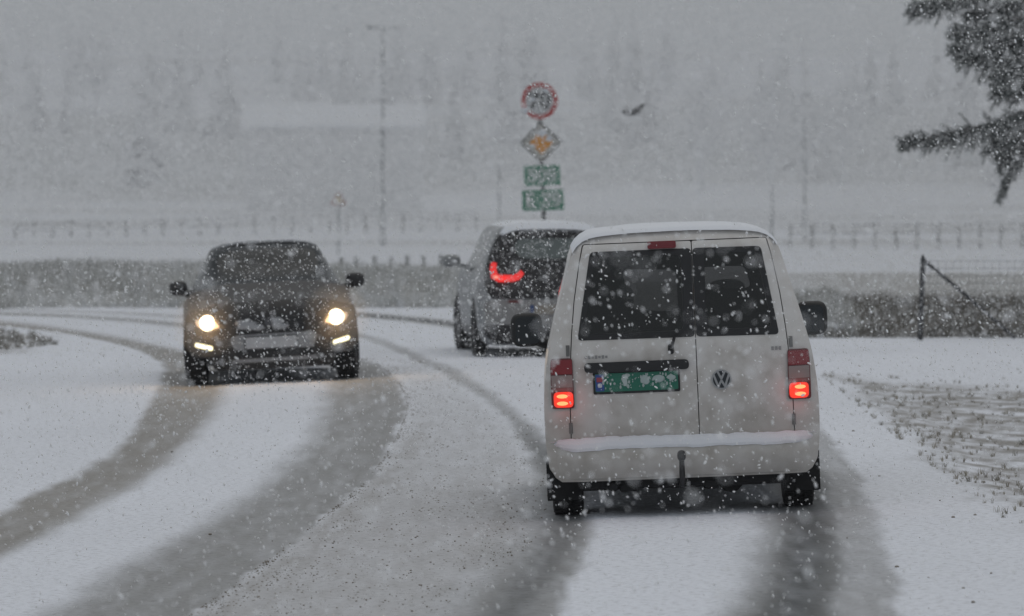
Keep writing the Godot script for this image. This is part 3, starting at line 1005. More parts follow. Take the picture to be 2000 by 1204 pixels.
func build_van() -> void:
	grime_shade_on = true
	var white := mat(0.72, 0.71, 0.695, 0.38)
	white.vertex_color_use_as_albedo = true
	white.clearcoat_enabled = true
	white.clearcoat = 0.3
	white.clearcoat_roughness = 0.3
	white.albedo_texture = noise_tex(512, 0.012, [[0.0, Color(0.86, 0.845, 0.825)], [0.35, Color(0.94, 0.93, 0.92)], [0.6, Color(0.985, 0.98, 0.975)], [1.0, Color(1, 1, 1)]], 31, 6)
	white.uv1_triplanar = true
	white.uv1_scale = Vector3(0.8, 0.8, 0.8)
	var black := mat(0.014, 0.015, 0.017, 0.55)
	var rubber := mat(0.016, 0.016, 0.017, 0.9)
	var inner := mat(0.012, 0.012, 0.013, 0.95)
	var snow_m := mat(0.78, 0.81, 0.86, 0.8)
	var rear_glass := pane(0.008, 0.011, 0.011, 0.55)
	var clear := pane(0.02, 0.03, 0.028, 0.30)
	var rear_x := (1341.0 - 1000.0) / 11400.0 * 37.6
	var t := thing("white_van", "dirty white delivery van with snowy roof and both red tail lights lit", "van", Vector3(rear_x, land(rear_x, 37.6) - 0.014, -37.6))
	t.rotation = Vector3(0, deg_to_rad(-0.3), deg_to_rad(2.4))

	# shell: sections from tail to nose
	var H := smooth_half(VAN_HALF, 46)
	var zs := [0.0, 0.06, 0.14, 0.3, 0.5]
	for k in 40: zs.append(0.62 + k * 0.092)
	var rows := []
	for s in zs:
		var row := PackedVector3Array()
		var k := 1.0 - 0.94 * smooth(2.65, 3.45, s)
		var drop := 0.20 * smooth(3.3, 4.25, s)
		var nose := smooth(3.7, 4.3, s)
		var arch := 0.0
		for zc in [0.72, 3.42]:
			arch = maxf(arch, 0.30 + sqrt(maxf(0.0, 0.40 * 0.40 - pow(s - zc, 2.0))) if absf(s - zc) < 0.40 else 0.0)
		for side in 2:
			for j in H.size():
				var h: Vector2 = H[j] if side == 0 else H[H.size() - 1 - j]
				if side == 1 and j == 0: continue
				var y: float = h.y if h.y < 1.0 else 1.0 + (h.y - 1.0) * k
				if h.y > 0.7: y -= drop * (h.y - 0.7) / 0.5 if h.y < 1.2 else drop
				if arch > 0.0 and h.y < 0.85: y = maxf(y, minf(arch, 0.72))
				var bow := 1.0 - 0.16 * nose * nose
				var z: float = van_rear(h.x, h.y) * maxf(0.0, 1.0 - s / 0.6) - s
				if s > 3.6: z += 0.35 * nose * pow(h.x / 0.88, 2.0)
				row.append(Vector3((-h.x if side == 0 else h.x) * bow, y, z))
		rows.append(row)
	var n := H.size()
	var parts := grid_parts(rows, func(i, j):
		var s: float = (zs[i] + zs[i + 1]) * 0.5
		var jj: int = j if j < n - 1 else 2 * n - 3 - j
		var hy: float = (H[jj].y + H[mini(jj + 1, n - 1)].y) * 0.5
		if s > 2.68 and s < 3.42 and hy > 1.20 + 0.35 * (1.0 - smooth(2.68, 3.42, s)): return "windscreen"
		if s > 2.0 and s < 2.62 and hy > 1.13 and hy < 1.66: return "left" if j < n - 1 else "right"
		return "body")
	obj("body", parts["body"], white, t)
	obj("windscreen", parts["windscreen"], clear, t)
	obj("front_window", parts["left"], clear, t)
	obj("front_window", parts["right"], clear, t)
	# nose cap
	var st := new_st()
	var last: PackedVector3Array = rows[-1]
	var mid := Vector3(0, 0.55, -4.42)
	for j in last.size() - 1: tri(st, last[j], last[j + 1], mid, Vector3(0, 0, -1), Vector3(0, 0, -1), Vector3(0, 0, -1))
	obj("nose", st.commit(), white, t)

	# rear frame with the door opening
	var outline := PackedVector2Array()
	for h in H: outline.append(h)
	for i in range(H.size() - 2, -1, -1): outline.append(Vector2(-H[i].x, H[i].y))
	if Geometry2D.is_polygon_clockwise(outline): outline.reverse()
	var edge := [Vector2(0.724, 0.50), Vector2(0.722, 0.72), Vector2(0.71, 1.0), Vector2(0.694, 1.2), Vector2(0.668, 1.42), Vector2(0.625, 1.66), Vector2(0.598, 1.78)]
	var opening := []
	for p in edge: opening.append(p)
	for i in range(edge.size() - 1, -1, -1): opening.append(Vector2(-edge[i].x, edge[i].y))
	panel("rear_frame", t, white, outline, van_rear, 0.0, 0.05, [rounded(opening, 0.02)], 0.09)
	st = new_st()
	box(st, Vector3(0, 0.72, -0.10), Vector3(1.52, 0.5, 0.02))
	obj("door_seal", st.commit(), black, t)
	# two rear doors of unequal width, each with its pane
	for side in 2:
		var xa := -1.0 if side == 0 else 0.1105
		var xb := 0.1045 if side == 0 else 1.0
		var pts := []
		for p in edge:
			var q: Vector2 = p
			q.x -= 0.006
			q.y = clampf(q.y, 0.508, 1.774)
			pts.append(Vector2(-q.x, q.y) if side == 0 else q)
		pts.append(Vector2(xb if side == 0 else xa, 1.774))
		pts.append(Vector2(xb if side == 0 else xa, 0.508))
		var door := rounded(pts, 0.012)
		var win: Array
		if side == 0: win = [Vector2(-0.655, 1.162), Vector2(0.1035, 1.157), Vector2(0.1035, 1.728), Vector2(-0.55, 1.728)]
		else: win = [Vector2(0.1115, 1.157), Vector2(0.648, 1.150), Vector2(0.555, 1.724), Vector2(0.1115, 1.728)]
		var glass_o := rounded(win, 0.03)
		var hole: Array = []
		var hin := 0.035
		if side == 0: hole = [Vector2(-0.61, 1.20), Vector2(0.035, 1.20), Vector2(0.035, 1.69), Vector2(-0.52, 1.69)]
		else: hole = [Vector2(0.185, 1.20), Vector2(0.605, 1.195), Vector2(0.525, 1.69), Vector2(0.185, 1.69)]
		var h := rounded(hole, 0.05)
		var d := panel("door", t, white, door, van_rear, 0.004, 0.04, [h], 0.08)
		panel("window_surround", d, black, glass_o, van_rear, 0.008, 0.006, [h], 0.07)
		var gl := panel("window", d, rear_glass, rounded(hole, 0.05), van_rear, 0.010, 0.0, [], 0.1)
		if side == 0:
			panel("handle_strip", d, black, rrect(-0.281, 0.984, 0.675, 0.064, 0.03), van_rear, 0.035, 0.035, [], 0.08)
			var pl := panel("number_plate", d, mat(0.012, 0.155, 0.10, 0.45), rrect(-0.285, 0.885, 0.535, 0.118, 0.01), van_rear, 0.018, 0.016, [], 0.15)
			panel("plate_band", pl, mat(0.03, 0.08, 0.30, 0.4), rrect(-0.522, 0.885, 0.055, 0.108, 0.006), van_rear, 0.020, 0.002)
			panel("plate_surround", pl, black, rrect(-0.285, 0.882, 0.56, 0.142, 0.012), van_rear, 0.012, 0.012)
			# flag of red cross on the blue band, snow packed over the figures
			panel("flag", pl, mat(0.35, 0.06, 0.09, 0.5), rrect(-0.522, 0.905, 0.04, 0.03, 0.002), van_rear, 0.022, 0.002)
			panel("country_letter", pl, mat(0.55, 0.58, 0.65, 0.5), rrect(-0.522, 0.868, 0.028, 0.028, 0.01), van_rear, 0.022, 0.002)
			var ss := new_st()
			var rng := RandomNumberGenerator.new()
			rng.seed = 8
			for k in 60:
				var sx := -0.285 + 0.26 * rng.randf_range(-0.9, 1.0)
				var sy := 0.885 + rng.randf_range(-0.045, 0.05)
				var r := rng.randf_range(0.003, 0.009)
				blob(ss, Vector3(sx, sy, van_rear(sx, sy) + 0.02), Vector3(r, r * rng.randf_range(0.8, 2.0), 0.004), 1.0, 6, 4, 0.2)
			for q in [[-0.36, 0.90, 0.018, 0.04], [-0.345, 0.93, 0.02, 0.012], [-0.23, 0.895, 0.03, 0.03], [-0.14, 0.90, 0.04, 0.025], [-0.06, 0.905, 0.03, 0.02]]:
				blob(ss, Vector3(q[0], q[1], van_rear(q[0], q[1]) + 0.0185), Vector3(q[2], q[3], 0.005), 1.0, 9, 6, 0.5)
			var sn := obj("snow", ss.commit(), mat(0.42, 0.50, 0.49, 0.9), pl)
			tag(sn, "", "", "", "stuff")
			# wiper arm below the glass
			ss = new_st()
			blob(ss, Vector3(-0.055, 1.085, van_rear(-0.05, 1.08) + 0.02), Vector3(0.02, 0.034, 0.022), 0.7)
			tube(ss, [Vector3(-0.05, 1.10, 0.03), Vector3(-0.028, 1.165, 0.025), Vector3(-0.01, 1.19, 0.02)], [0.012, 0.009, 0.006])
			obj("wiper", ss.commit(), black, d)
			# small worn lettering, too blurred to read, is a row of thin strokes
			ss = new_st()
			for k in 7:
				box(ss, Vector3(-0.605 + k * 0.022, 1.052, van_rear(-0.6 + k * 0.022, 1.05) + 0.006), Vector3(0.015, 0.022 if k % 2 else 0.014, 0.004))
			obj("nameplate", ss.commit(), mat(0.30, 0.30, 0.30, 0.4), d)
		else:
			build_roundel(d, Vector2(0.262, 0.876))
			var ss := new_st()
			for k in 3: box(ss, Vector3(0.60 + k * 0.024, 1.062, van_rear(0.6, 1.06) + 0.006), Vector3(0.016, 0.024, 0.004))
			obj("nameplate", ss.commit(), mat(0.32, 0.32, 0.32, 0.4), d)
		var sx := -0.72 if side == 0 else 0.72
		for y in [0.60, 1.10]:
			st = new_st()
			tube(st, [Vector3(sx, y - 0.035, van_rear(sx, y) + 0.006), Vector3(sx, y + 0.035, van_rear(sx, y) + 0.006)], [0.012, 0.012], 8)
			obj("hinge", st.commit(), mat(0.16, 0.16, 0.155, 0.6), d)

	# high brake lamp
	panel("brake_light", t, mat(0.16, 0.014, 0.022, 0.25), rrect(-0.085, 1.757, 0.185, 0.048, 0.015), van_rear, 0.03, 0.03)
	# tail lamps in three bands, the lowest lit
	for s in [-1.0, 1.0]:
		var cl := [Vector2(0.690, 0.728), Vector2(0.838, 0.728), Vector2(0.838, 1.0), Vector2(0.832, 1.052), Vector2(0.694, 1.052)]
		var pts := []
		for p in cl: pts.append(Vector2(p.x * s, p.y))
		var lamp := panel("tail_light", t, mat(0.13, 0.022, 0.026, 0.25), rounded(pts, 0.02), van_rear, 0.022, 0.03, [], 0.05)
		panel("red_lens", lamp, mat(0.23, 0.016, 0.024, 0.22), rrect(0.765 * s, 0.996, 0.136, 0.092, 0.012), van_rear, 0.028, 0.006, [], 0.05)
		panel("clear_lens", lamp, mat(0.27, 0.235, 0.225, 0.25), rrect(0.765 * s, 0.895, 0.136, 0.096, 0.006), van_rear, 0.027, 0.006, [], 0.05)
		panel("clear_lens", lamp, mat(0.20, 0.105, 0.10, 0.25), rrect(0.765 * s, 0.852, 0.136, 0.026, 0.004), van_rear, 0.029, 0.006, [], 0.05)
		panel("lit_lens", lamp, glow(1.0, 0.045, 0.018, 1.35, 0.4, 0.03, 0.02), rrect(0.760 * s, 0.786, 0.126, 0.1, 0.03), van_rear, 0.030, 0.008, [], 0.05)
		for yy in [0.808, 0.762]:
			panel("lamp_bulb", lamp, glow(1.0, 0.40, 0.14, 2.2, 0.5, 0.2, 0.1), disc(0.768 * s, yy, 0.036, 0.013), van_rear, 0.033, 0.003, [], 0.05)
		var o := OmniLight3D.new()
		o.name = "tail_lamp_light"
		o.light_color = Color(1.0, 0.25, 0.15)
		o.light_energy = 0.012
		o.light_size = 0.05
		o.omni_range = 12.0
		o.omni_attenuation = 2.0
		o.shadow_enabled = true
		o.position = Vector3(0.76 * s, 0.786, 0.06)
		lamp.add_child(o)

	# bumper with a ridge of snow, tow ball
	var bump := rounded([Vector2(-0.80, 0.268), Vector2(0.80, 0.268), Vector2(0.872, 0.33), Vector2(0.872, 0.47), Vector2(0.84, 0.508), Vector2(-0.84, 0.508), Vector2(-0.872, 0.47), Vector2(-0.872, 0.33)], 0.05)
	var bp := panel("bumper", t, white, bump, van_bumper, 0.0, 0.16, [], 0.06)
	st = new_st()
	var sr := []
	for k in 61:
		var x := lerpf(-0.862, 0.862, k / 60.0)
		var hh := 0.026 + 0.016 * noise.get_noise_1d(x * 3.0) + 0.008 * noise.get_noise_1d(x * 19.0)
		hh *= smooth(0.866, 0.72, absf(x))
		var y0 := 0.452 + 0.014 * noise.get_noise_1d(x * 2.5 + 7.0) + 0.006 * noise.get_noise_1d(x * 14.0) + 0.02 * smooth(0.70, 0.86, absf(x))
		var zf := van_bumper(x, y0) + 0.003
		var zb := van_rear(x, 0.51) + 0.004
		var row := PackedVector3Array()
		for q in 9:
			var u := q / 8.0
			row.append(Vector3(x, lerpf(y0, 0.452, u) + hh * sin(PI * clampf(u * 1.2, 0.0, 1.0)) + 0.058 * smooth(0.0, 0.6, u), lerpf(zf, zb, u) + 0.022 * sin(PI * minf(u * 2.2, 1.0))))
		sr.append(row)
	for k in 60:
		for q in 8:
			var n0 := Vector3(0, 1, 0.5).normalized()
			var u := (q - 2.0) / 6.0
			n0 = Vector3(0, 0.35 + 0.65 * smooth(-0.35, 0.3, u), 0.95 - (u + 0.33) * 1.1).normalized()
			quad(st, sr[k][q], sr[k][q + 1], sr[k + 1][q + 1], sr[k + 1][q], n0, n0, n0, n0)
	obj("snow", st.commit(), snow_m, bp)
	st = new_st()
	tube(st, [Vector3(-0.018, 0.20, -0.05), Vector3(-0.018, 0.22, 0.13), Vector3(-0.018, 0.25, 0.17), Vector3(-0.018, 0.37, 0.175)], [0.02, 0.02, 0.02, 0.018], 10)
	blob(st, Vector3(-0.018, 0.402, 0.175), Vector3(0.028, 0.036, 0.028), 0.8)
	obj("tow_ball", st.commit(), mat(0.02, 0.02, 0.021, 0.4), t)
	grime_shade_on = false
	# roof snow
	st = new_st()
	var roof_rows := []
	for i in rows.size():
		if zs[i] > 2.75: break
		var row := PackedVector3Array()
		var shell: PackedVector3Array = rows[i]
		for j in shell.size():
			if shell[j].y < 1.715: continue
			var p := shell[j]
			var lift := 0.004 + (0.016 + 0.008 * noise.get_noise_2d(p.x * 3.0, zs[i] * 2.0)) * smooth(0.66, 0.52, absf(p.x)) * (0.35 if i == 0 else 1.0)
			row.append(p + Vector3(signf(p.x) * 0.003 * smooth(0.5, 0.65, absf(p.x)), lift, 0.012 if i == 0 else 0.0))
		if i == 0:
			var tuck := PackedVector3Array()
			for p in row: tuck.append(p + Vector3(0, -0.022, 0.026))
			roof_rows.append(tuck)
		roof_rows.append(row)
	var width := 9999
	for row in roof_rows: width = mini(width, row.size())
	for q in roof_rows.size():
		while roof_rows[q].size() > width:
			roof_rows[q].remove_at(0)
			if roof_rows[q].size() > width: roof_rows[q].remove_at(roof_rows[q].size() - 1)
	obj("roof_snow", grid_parts(roof_rows, func(_i, _j): return "s")["s"], snow_m, t)

	# underneath
	st = new_st()
	box(st, Vector3(0, 0.31, -2.2), Vector3(1.30, 0.20, 4.1), 0.02)
	box(st, Vector3(0, 0.245, -0.12), Vector3(1.36, 0.12, 0.12), 0.02)
	tube(st, [Vector3(-0.7, 0.27, -0.72), Vector3(0.7, 0.27, -0.72)], [0.05, 0.05], 10)
	obj("underbody", st.commit(), inner, t)
	st = new_st()
	tube(st, [Vector3(0.30, 0.22, -0.15), Vector3(0.30, 0.22, -0.75)], [0.085, 0.085], 12)
	obj("silencer", st.commit(), inner, t)
	st = new_st()
	tube(st, [Vector3(-0.46, 0.205, 0.0), Vector3(-0.46, 0.21, -0.3)], [0.028, 0.028], 10)
	obj("exhaust_pipe", st.commit(), inner, t)
	for q in [[-0.36, 0.12], [0.17, 0.10]]:
		st = new_st()
		box(st, Vector3(q[0], 0.20, -0.1), Vector3(q[1], 0.06, 0.1), 0.01)
		obj("tow_bracket", st.commit(), inner, t)
	for s in [-1.0, 1.0]:
		wheel(t, Vector3(0.755 * s, 0.315, -0.72), 0.315, 0.205, rubber, mat(0.25, 0.25, 0.25, 0.4, 0.6), 0.0, s)
		wheel(t, Vector3(0.755 * s, 0.315, -3.42), 0.315, 0.205, rubber, mat(0.25, 0.25, 0.25, 0.4, 0.6), 0.0, s)
		st = new_st()
		box(st, Vector3(0.775 * s, 0.245, -0.36), Vector3(0.23, 0.26, 0.012), 0.004, Basis(Vector3.RIGHT, 0.08))
		obj("mud_flap", st.commit(), rubber, t)
	# cab: partition with openings, added tinted pane dimming the light through them, seats
	var flat := func(_x, _y): return 0.0
	var part_o := PackedVector2Array()
	for h in H:
		if h.y > 0.55: part_o.append(Vector2(h.x - 0.03, h.y - 0.02))
	for i in range(H.size() - 2, -1, -1):
		if H[i].y > 0.55: part_o.append(Vector2(-H[i].x + 0.03, H[i].y - 0.02))
	if Geometry2D.is_polygon_clockwise(part_o): part_o.reverse()
	var pm := panel("partition", t, mat(0.02, 0.021, 0.023, 0.9), part_o, flat, 0.0, 0.02, [rounded([Vector2(-0.27, 1.30), Vector2(0.04, 1.28), Vector2(0.04, 1.56), Vector2(-0.33, 1.58)], 0.05), rounded([Vector2(0.20, 1.42), Vector2(0.54, 1.42), Vector2(0.50, 1.57), Vector2(0.20, 1.57)], 0.04)], 0.12)
	pm.position.z = -1.75
	var dim_pane := panel("dimming_pane", pm, pane(0.02, 0.026, 0.024, 0.72), rounded([Vector2(-0.5, 1.22), Vector2(0.6, 1.22), Vector2(0.58, 1.62), Vector2(-0.5, 1.62)], 0.03), flat, -0.03, 0.0, [], 0.3)
	var dark_cloth := mat(0.03, 0.031, 0.034, 0.95)
	for s in [-1.0, 1.0]:
		st = new_st()
		blob(st, Vector3(0.38 * s, 0.98, -2.0), Vector3(0.24, 0.34, 0.09), 0.6)
		blob(st, Vector3(0.38 * s, 0.68, -2.25), Vector3(0.25, 0.10, 0.28), 0.6)
		box(st, Vector3(0.38 * s, 0.47, -2.25), Vector3(0.36, 0.24, 0.4), 0.02)
		var seat := obj("seat", st.commit(), dark_cloth, t)
		st = new_st()
		blob(st, Vector3(0.38 * s, 1.39, -1.98), Vector3(0.13, 0.09, 0.05), 0.7)
		tube(st, [Vector3(0.38 * s, 1.2, -1.98), Vector3(0.38 * s, 1.36, -1.98)], [0.03, 0.02], 6)
		obj("headrest", st.commit(), dark_cloth, seat)
	# door mirrors
	for s in [-1.0, 1.0]:
		st = new_st()
		blob(st, Vector3(0.99 * s, 1.165, -2.92), Vector3(0.112, 0.118, 0.075), 0.55, 20, 14)
		tube(st, [Vector3(0.80 * s, 1.04, -2.95), Vector3(0.93 * s, 1.09, -2.93)], [0.04, 0.035], 8)
		var mir := obj("mirror", st.commit(), mat(0.010, 0.011, 0.012, 0.6), t)
		var c: float = 0.985 * s
		panel("mirror_glass", mir, mat(0.022, 0.028, 0.033, 0.25, 0.3), rounded([Vector2(c - 0.085, 1.07), Vector2(c + 0.085, 1.07), Vector2(c + 0.085, 1.255), Vector2(c - 0.08, 1.255)], 0.04), func(_x, _y): return -2.848, 0.005, 0.008)

func build_roundel(parent: Node3D, c: Vector2) -> void:
	# round silver emblem: a ring with a V above a W
	var silver := mat(0.36, 0.37, 0.38, 0.35, 0.5)
	var back := mat(0.02, 0.028, 0.035, 0.5)
	var base := panel("emblem", parent, back, disc(c.x, c.y, 0.062, 0.062, 32), van_rear, 0.010, 0.010, [], 0.05)
	var st := new_st()
	patch(st, disc(c.x, c.y, 0.064, 0.064, 36), van_rear, 0.016, 0.008, [disc(c.x, c.y, 0.055, 0.055, 36)], 0.05)
	var strokes := [[[-0.024, 0.052], [0.0, 0.004]], [[0.0, 0.004], [0.024, 0.052]], [[-0.048, 0.028], [-0.022, -0.046]], [[-0.022, -0.046], [0.0, -0.006]], [[0.0, -0.006], [0.022, -0.046]], [[0.022, -0.046], [0.048, 0.028]]]
	for s in strokes:
		var a := c + Vector2(s[0][0], s[0][1])
		var b := c + Vector2(s[1][0], s[1][1])
		var nn := (b - a).orthogonal().normalized() * 0.0065
		var e := (b - a).normalized() * 0.003
		var p := PackedVector2Array([a - nn - e, b - nn + e, b + nn + e, a + nn - e])
		if Geometry2D.is_polygon_clockwise(p): p.reverse()
		patch(st, p, van_rear, 0.0155 + 0.0002 * s[0][0] * 10.0, 0.006, [], 0.2)
	obj("emblem_letters", st.commit(), silver, base)

# ---------------------------------------------------------------- dark car coming towards us
var CAR_HALF := [Vector2(0.62, 0.18), Vector2(0.72, 0.20), Vector2(0.83, 0.29), Vector2(0.882, 0.42), Vector2(0.895, 0.60), Vector2(0.885, 0.76), Vector2(0.86, 0.86), Vector2(0.82, 0.93), Vector2(0.785, 0.98), Vector2(0.735, 1.07), Vector2(0.668, 1.20), Vector2(0.607, 1.31), Vector2(0.573, 1.366), Vector2(0.53, 1.398), Vector2(0.42, 1.42), Vector2(0.22, 1.432), Vector2(0.0, 1.436)]

func car_nose(x: float, y: float) -> float:
	return -0.50 * pow(absf(x) / 0.895, 3.4) - 2.2 * pow(maxf(0.0, y - 0.62), 2.0) - 0.35 * pow(maxf(0.0, 0.42 - y), 1.5) - 0.02 * sin(clampf((y - 0.3) / 0.4, 0, 1) * PI)

func build_oncoming_car() -> void:
	var paint := mat(0.050, 0.048, 0.047, 0.45)
	paint.metallic_specular = 0.3
	paint.clearcoat_enabled = true
	paint.clearcoat = 0.12
	paint.clearcoat_roughness = 0.25
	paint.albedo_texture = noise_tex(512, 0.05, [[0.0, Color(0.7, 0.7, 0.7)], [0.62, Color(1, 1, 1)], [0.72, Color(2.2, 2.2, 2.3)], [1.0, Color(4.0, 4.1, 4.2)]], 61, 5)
	paint.uv1_triplanar = true
	var black := mat(0.012, 0.012, 0.013, 0.6)
	var glass := mat(0.022, 0.026, 0.028, 0.2)
	glass.metallic_specular = 0.22
	var rubber := mat(0.015, 0.015, 0.016, 0.9)
	var frost := mat(0.36, 0.37, 0.39, 0.85)
	var d0 := 60.3
	var px := (537.0 - 1000.0) / 11400.0 * d0
	var t := thing("dark_car", "dark oncoming estate car with warm headlights on, coming round the bend", "car", Vector3(px, land(px, d0) - 0.014, -d0))
	t.rotation = Vector3(0, deg_to_rad(3.6), deg_to_rad(2.8))
	var H := smooth_half(CAR_HALF, 48)
	var n := H.size()
	var zs := []
	for k in 62: zs.append(k * 0.07)
	var zc := [0.86, 3.50]
	var rows := []
	for s in zs:
		var row := PackedVector3Array()
		var k := 0.16 + 0.84 * smooth(0.95, 2.05, s)
		k *= 1.0 - 0.75 * smooth(3.2, 4.3, s)
		var drop := 0.15 * (1.0 - smooth(0.0, 1.1, s)) - 0.03 * smooth(0.4, 1.1, s) * (1.0 - smooth(1.1, 1.6, s))
		var w := 1.0 - smooth(0.0, 1.3, s)
		var tail := smooth(3.5, 4.3, s)
		var arch := 0.0
		for c in zc:
			if absf(s - c) < 0.37: arch = maxf(arch, 0.31 + sqrt(0.37 * 0.37 - pow(s - c, 2.0)))
		if s < 0.5: arch = 0.30
		for side in 2:
			for j in n:
				if side == 1 and j == 0: continue
				var h: Vector2 = H[j] if side == 0 else H[n - 1 - j]
				var y: float = h.y if h.y < 0.94 else 0.94 + (h.y - 0.94) * k
				y -= drop * smooth(0.65, 1.0, h.y)
				if arch > 0.0 and h.x > 0.66 and h.y < 0.75: y = maxf(y, minf(arch, 0.68))
				var z: float = car_nose(h.x, y) * w - s
				row.append(Vector3((-h.x if side == 0 else h.x) * (1.0 - 0.10 * tail), y, z))
		rows.append(row)
	var parts := grid_parts(rows, func(i, j):
		var s: float = (zs[i] + zs[i + 1]) * 0.5
		var jj: int = j if j < n - 1 else 2 * n - 3 - j
		var h: Vector2 = (H[jj] + H[mini(jj + 1, n - 1)]) * 0.5
		var tt := clampf((s - 1.0) / 1.02, 0, 1)
		if s > 1.0 and s < 2.06 and h.x < lerpf(0.79, 0.60, tt): return "windscreen"
		if s > 1.45 and s < 3.6 and h.y > 1.02 and h.y < 1.33 and h.x > lerpf(0.74, 0.60, tt) - 0.12: return "side_window" if j < n - 1 else "other_window"
		if s <= 1.0 and h.y > 0.9: return "bonnet"
		return "body")
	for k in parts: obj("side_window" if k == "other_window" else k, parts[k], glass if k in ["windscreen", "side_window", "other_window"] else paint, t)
	# front panel between the wheel arches
	var outline := PackedVector2Array()
	for p in rows[0]: outline.append(Vector2(p.x, p.y))
	var clean := PackedVector2Array()
	for p in outline:
		if clean.size() == 0 or clean[-1].distance_to(p) > 0.004: clean.append(p)
	if Geometry2D.is_polygon_clockwise(clean): clean.reverse()
	var fr := panel("front_bumper", t, paint, clean, car_nose, 0.0, 0.0, [], 0.09)
	# grille bowl: dark, with packed snow on its left
	var gr := panel("grille", fr, black, rounded([Vector2(-0.36, 0.535), Vector2(0.33, 0.545), Vector2(0.42, 0.65), Vector2(0.40, 0.725), Vector2(-0.43, 0.715), Vector2(-0.45, 0.64)], 0.05), car_nose, 0.006, 0.02)
	for k in 5: panel("grille_bar", gr, mat(0.03, 0.03, 0.032, 0.4), rrect(0.0, 0.565 + k * 0.034, 0.66 + k * 0.03, 0.012, 0.004), car_nose, 0.012, 0.006)
	var st := new_st()
	for q in [[-0.24, 0.625, 0.12, 0.052], [-0.16, 0.60, 0.09, 0.035], [0.04, 0.645, 0.09, 0.055], [0.10, 0.60, 0.07, 0.03], [-0.32, 0.65, 0.06, 0.03]]:
		blob(st, Vector3(q[0], q[1], car_nose(q[0], q[1])), Vector3(q[2], q[3], 0.022), 1.0, 16, 10, 0.5)
	obj("packed_snow", st.commit(), frost, gr)
	panel("grille_badge", gr, mat(0.10, 0.10, 0.11, 0.3, 0.5), disc(-0.035, 0.645, 0.045, 0.045), car_nose, 0.024, 0.01)
	# pale frosted bumper section and plate
	panel("bumper_insert", fr, mat(0.30, 0.305, 0.315, 0.75), rounded([Vector2(-0.40, 0.37), Vector2(0.42, 0.37), Vector2(0.47, 0.50), Vector2(0.40, 0.535), Vector2(-0.38, 0.525), Vector2(-0.45, 0.48)], 0.03), car_nose, 0.006, 0.01)
	var plt := panel("number_plate", fr, mat(0.46, 0.465, 0.48, 0.7), rrect(-0.02, 0.440, 0.53, 0.115, 0.008), car_nose, 0.03, 0.02, [], 0.1)
	panel("plate_surround", plt, black, rrect(-0.02, 0.440, 0.55, 0.135, 0.008), car_nose, 0.022, 0.02, [], 0.1)
	var lower := panel("lower_grille", fr, black, rounded([Vector2(-0.40, 0.29), Vector2(0.42, 0.30), Vector2(0.40, 0.362), Vector2(-0.36, 0.355)], 0.02), car_nose, 0.008, 0.01)
	for k in 2: panel("grille_bar", lower, mat(0.03, 0.03, 0.032, 0.5), rrect(0.0, 0.315 + k * 0.022, 0.72, 0.008, 0.002), car_nose, 0.014, 0.004)
	panel("skid_strip", fr, mat(0.26, 0.265, 0.275, 0.5), rounded([Vector2(-0.44, 0.235), Vector2(0.46, 0.245), Vector2(0.44, 0.285), Vector2(-0.42, 0.275)], 0.012), car_nose, 0.012, 0.012)
	panel("lip", fr, black, rounded([Vector2(-0.60, 0.165), Vector2(0.60, 0.165), Vector2(0.56, 0.228), Vector2(-0.56, 0.222)], 0.015), car_nose, 0.010, 0.012)
	for s in [-1.0, 1.0]:
		# headlamp housing tapering to the grille
		var pts := []
		for p in [Vector2(0.47, 0.60), Vector2(0.60, 0.575), Vector2(0.80, 0.60), Vector2(0.86, 0.70), Vector2(0.80, 0.775), Vector2(0.62, 0.745)]: pts.append(Vector2(p.x * s, p.y))
		var lamp := panel("headlight", t, mat(0.10, 0.09, 0.075, 0.2), rounded(pts, 0.03), car_nose, 0.008, 0.012, [], 0.05)
		var refl := []
		for p in [Vector2(0.53, 0.615), Vector2(0.62, 0.60), Vector2(0.77, 0.615), Vector2(0.80, 0.70), Vector2(0.64, 0.72)]: refl.append(Vector2(p.x * s, p.y))
		panel("reflector", lamp, glow(1.0, 0.70, 0.46, 0.9, 0.4, 0.35, 0.3), rounded(refl, 0.04), car_nose, 0.014, 0.004, [], 0.05)
		var cz := car_nose(0.665, 0.665)
		st = new_st()
		blob(st, Vector3(0.668 * s, 0.664, cz + 0.035), Vector3(0.080, 0.080, 0.05), 1.0, 20, 12)
		obj("lamp_bulb", st.commit(), glow(1.0, 0.80, 0.52, 10.0), lamp)
		var o := OmniLight3D.new()
		o.name = "headlight_glow"
		o.light_color = Color(1.0, 0.80, 0.56)
		o.light_energy = 0.26
		o.light_size = 0.04
		o.omni_range = 40.0
		o.omni_attenuation = 2.0
		o.shadow_enabled = true
		o.position = Vector3(0.668 * s, 0.664, cz + 0.06)
		lamp.add_child(o)
		var sp := SpotLight3D.new()
		sp.name = "headlight_beam"
		sp.light_color = Color(1.0, 0.84, 0.64)
		sp.light_energy = 0.3
		sp.light_size = 0.06
		sp.spot_angle = 38.0
		sp.spot_angle_attenuation = 1.0
		sp.spot_range = 120.0
		sp.spot_attenuation = 2.0
		sp.shadow_enabled = true
		sp.position = Vector3(0.668 * s, 0.664, cz + 0.065)
		sp.rotation = Vector3(deg_to_rad(0.5), PI, 0)
		lamp.add_child(sp)
		add_halo(t.transform * Vector3(0.668 * s, 0.664, cz + 0.12), "left-hand" if s < 0.0 else "right-hand")
		# daytime running light: slanting bar low in the bumper corner
		var bar := []
		var tilt := deg_to_rad(14.0)
		for q in [Vector2(-0.095, -0.025), Vector2(0.095, -0.025), Vector2(0.095, 0.025), Vector2(-0.095, 0.025)]:
			var r: Vector2 = q.rotated(tilt)
			bar.append(Vector2((0.715 + r.x) * s, 0.418 + r.y))
		var surround := []
